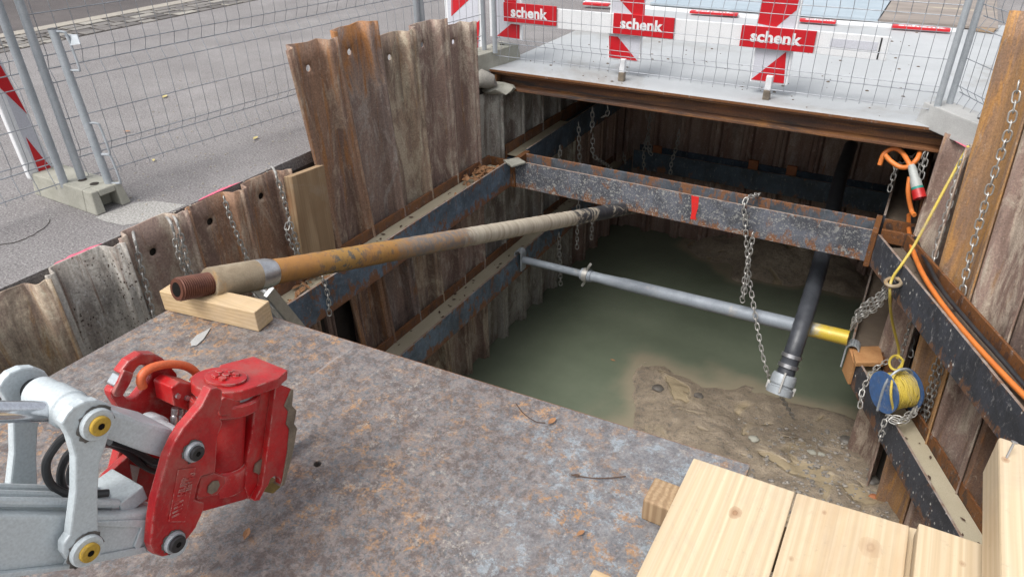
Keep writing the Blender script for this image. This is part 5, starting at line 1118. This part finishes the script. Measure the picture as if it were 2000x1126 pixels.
# front blocks binding cylinder to side plate
slab([(425, 790), (437, 775), (470, 782), (472, 800), (455, 810), (430, 812)], .0, -.05, 'clamp_block', 'coupler_red', tr, .004)
slab([(393, 930), (420, 923), (441, 930), (441, 945), (425, 966), (398, 972), (384, 976)], .020, -.03, 'lower_clamp_block', 'coupler_red', tr, .006)
slab([(380, 975), (398, 970), (430, 962), (470, 945), (498, 952), (500, 968), (470, 978), (420, 992), (398, 998)], -.035, -.13, 'lower_yoke', 'coupler_red', tr, .004)
slab([(335, 757), (350, 745), (384, 752), (400, 765), (392, 800), (376, 806), (340, 792)], -.14, -.225, 'valve_block', 'coupler_red', tr, .004)
for px, py in ((346, 772), (364, 776), (384, 788)):
    MB().lathe(E(px, py, -.14), (1, 0, 0), [(0, .004), (0, .0085), (.008, .0085), (.008, .003)], 6).build('valve_bolt', 'steel_shiny', tr)
for px in (343, 354, 366):
    a, b = E(px, 796, -.17), E(px-4, 832, -.17); MB().lathe(a, (b-a), [(0, .008), (0, .012), (.02, .012), (.022, .009), (.03, .013), (.065, .011), (.066, .006)], 12).build('hose_fitting', 'steel_shiny', tr)
# tool-side face
slab([(500, 772), (520, 752), (537, 748), (546, 760), (520, 870), (508, 960), (498, 978), (486, 974), (478, 952), (482, 900), (492, 850)], -.03, -.24, 'tool_frame', 'coupler_red', tr, .005)
hookp = [(539, 752), (552, 752), (570, 759), (567, 792), (576, 801), (572, 827), (577, 836), (568, 884), (553, 945), (548, 950), (547, 935), (538, 928), (529, 934), (524, 948), (520, 952), (507, 977), (497, 978), (512, 950), (524, 870)]
slab(hookp, -.005, -.03, 'tool_hook_plate', 'coupler_red', tr, .003)
edge = [(570, 759), (574, 761), (571, 792), (580, 801), (575, 827), (581, 836), (572, 886), (556, 947), (548, 950), (552, 940), (562, 884), (566, 838), (560, 828), (564, 803), (556, 793)]
slab(edge, .0, -.035, 'worn_hook_edge', 'worn_steel', tr, .002)
slab([(512, 960), (524, 944), (547, 938), (552, 948), (534, 964), (516, 960)], -.04, -.14, 'lock_pin', 'brass_dull', tr, .005)
slab(hookp, -.235, -.26, 'tool_hook_plate', 'coupler_red', tr, .003, unproj=-.235)
MB().lathe(E(506, 910, -.028), (1, 0, 0), [(0, .01), (0, .026), (.006, .026), (.006, .01)], 6).build('worn_nut', 'worn_steel', tr)
MB().lathe(E(416, 950, .022), (1, 0, 0), [(0, .01), (0, .022), (.004, .022), (.004, .01)], 7).build('worn_patch', 'worn_steel', tr)
# raised type plate and lettering on the side plate
tp = [E(347, 916, .0355), E(381, 911, .0355), E(360, 1018, .0355), E(328, 1018, .0355)]
MB().prism(tp, (.003, 0, 0)).build('raised_plate', 'coupler_red', tr, bev=.001, smooth=0)
xd = (E(374, 925, .0355)-E(352, 1010, .0355)).normalized(); zd = -(E(381, 911, .0355)-E(347, 916, .0355)).normalized()
zd = (zd-xd*zd.dot(xd)).normalized()
text_obj('HUPP', E(359, 966, .0387), xd, zd, .022, tr, 'coupler_red', 'lettering', width=.055, nrm=V((1, 0, 0)), ext=.0025)
text_obj('Tilt110', E(370, 965, .0387), xd, zd, .018, tr, 'coupler_red', 'lettering', width=.068, nrm=V((1, 0, 0)), ext=.0025)
for k in range(4):
    a = E(353-k*4.2, 978+k*9.5, .0387); b = a+zd*-.035+xd*.02
    MB().bar(E(340-k*1.5, 985+k*8, .039), E(358-k*1.5, 976+k*8, .039), .005, .003, (1, 0, 0)).build('emblem_bar', 'coupler_red', tr, smooth=0)
# ------------------------------------------------------------------ light
w = bpy.data.worlds.new("World"); sc.world = w; w.use_nodes = True; nt = w.node_tree
bg = nt.nodes['Background']; sky = nt.nodes.new('ShaderNodeTexSky'); sky.sky_type = 'NISHITA'; sky.sun_disc = False
SE, SR = math.radians(58), math.radians(200)
sky.sun_elevation = SE; sky.sun_rotation = SR; sky.dust_density = 4; sky.air_density = 1.0; sky.ozone_density = 1
hsv = nt.nodes.new('ShaderNodeHueSaturation'); hsv.inputs['Saturation'].default_value = .25
nt.links.new(sky.outputs[0], hsv.inputs['Color']); nt.links.new(hsv.outputs[0], bg.inputs[0]); bg.inputs[1].default_value = .15
sun = bpy.data.lights.new('sun', 'SUN'); so = bpy.data.objects.new('sun', sun); COL.objects.link(so); sun.energy = 1.35; sun.angle = math.radians(24); sun.color = (1, .97, .93)
dv = V((math.sin(SR)*math.cos(SE), math.cos(SR)*math.cos(SE), math.sin(SE))); so.rotation_euler = dv.to_track_quat('Z', 'Y').to_euler()
sc.view_settings.view_transform = 'Standard'; sc.view_settings.look = 'None'; sc.view_settings.exposure = .66; sc.view_settings.gamma = 1
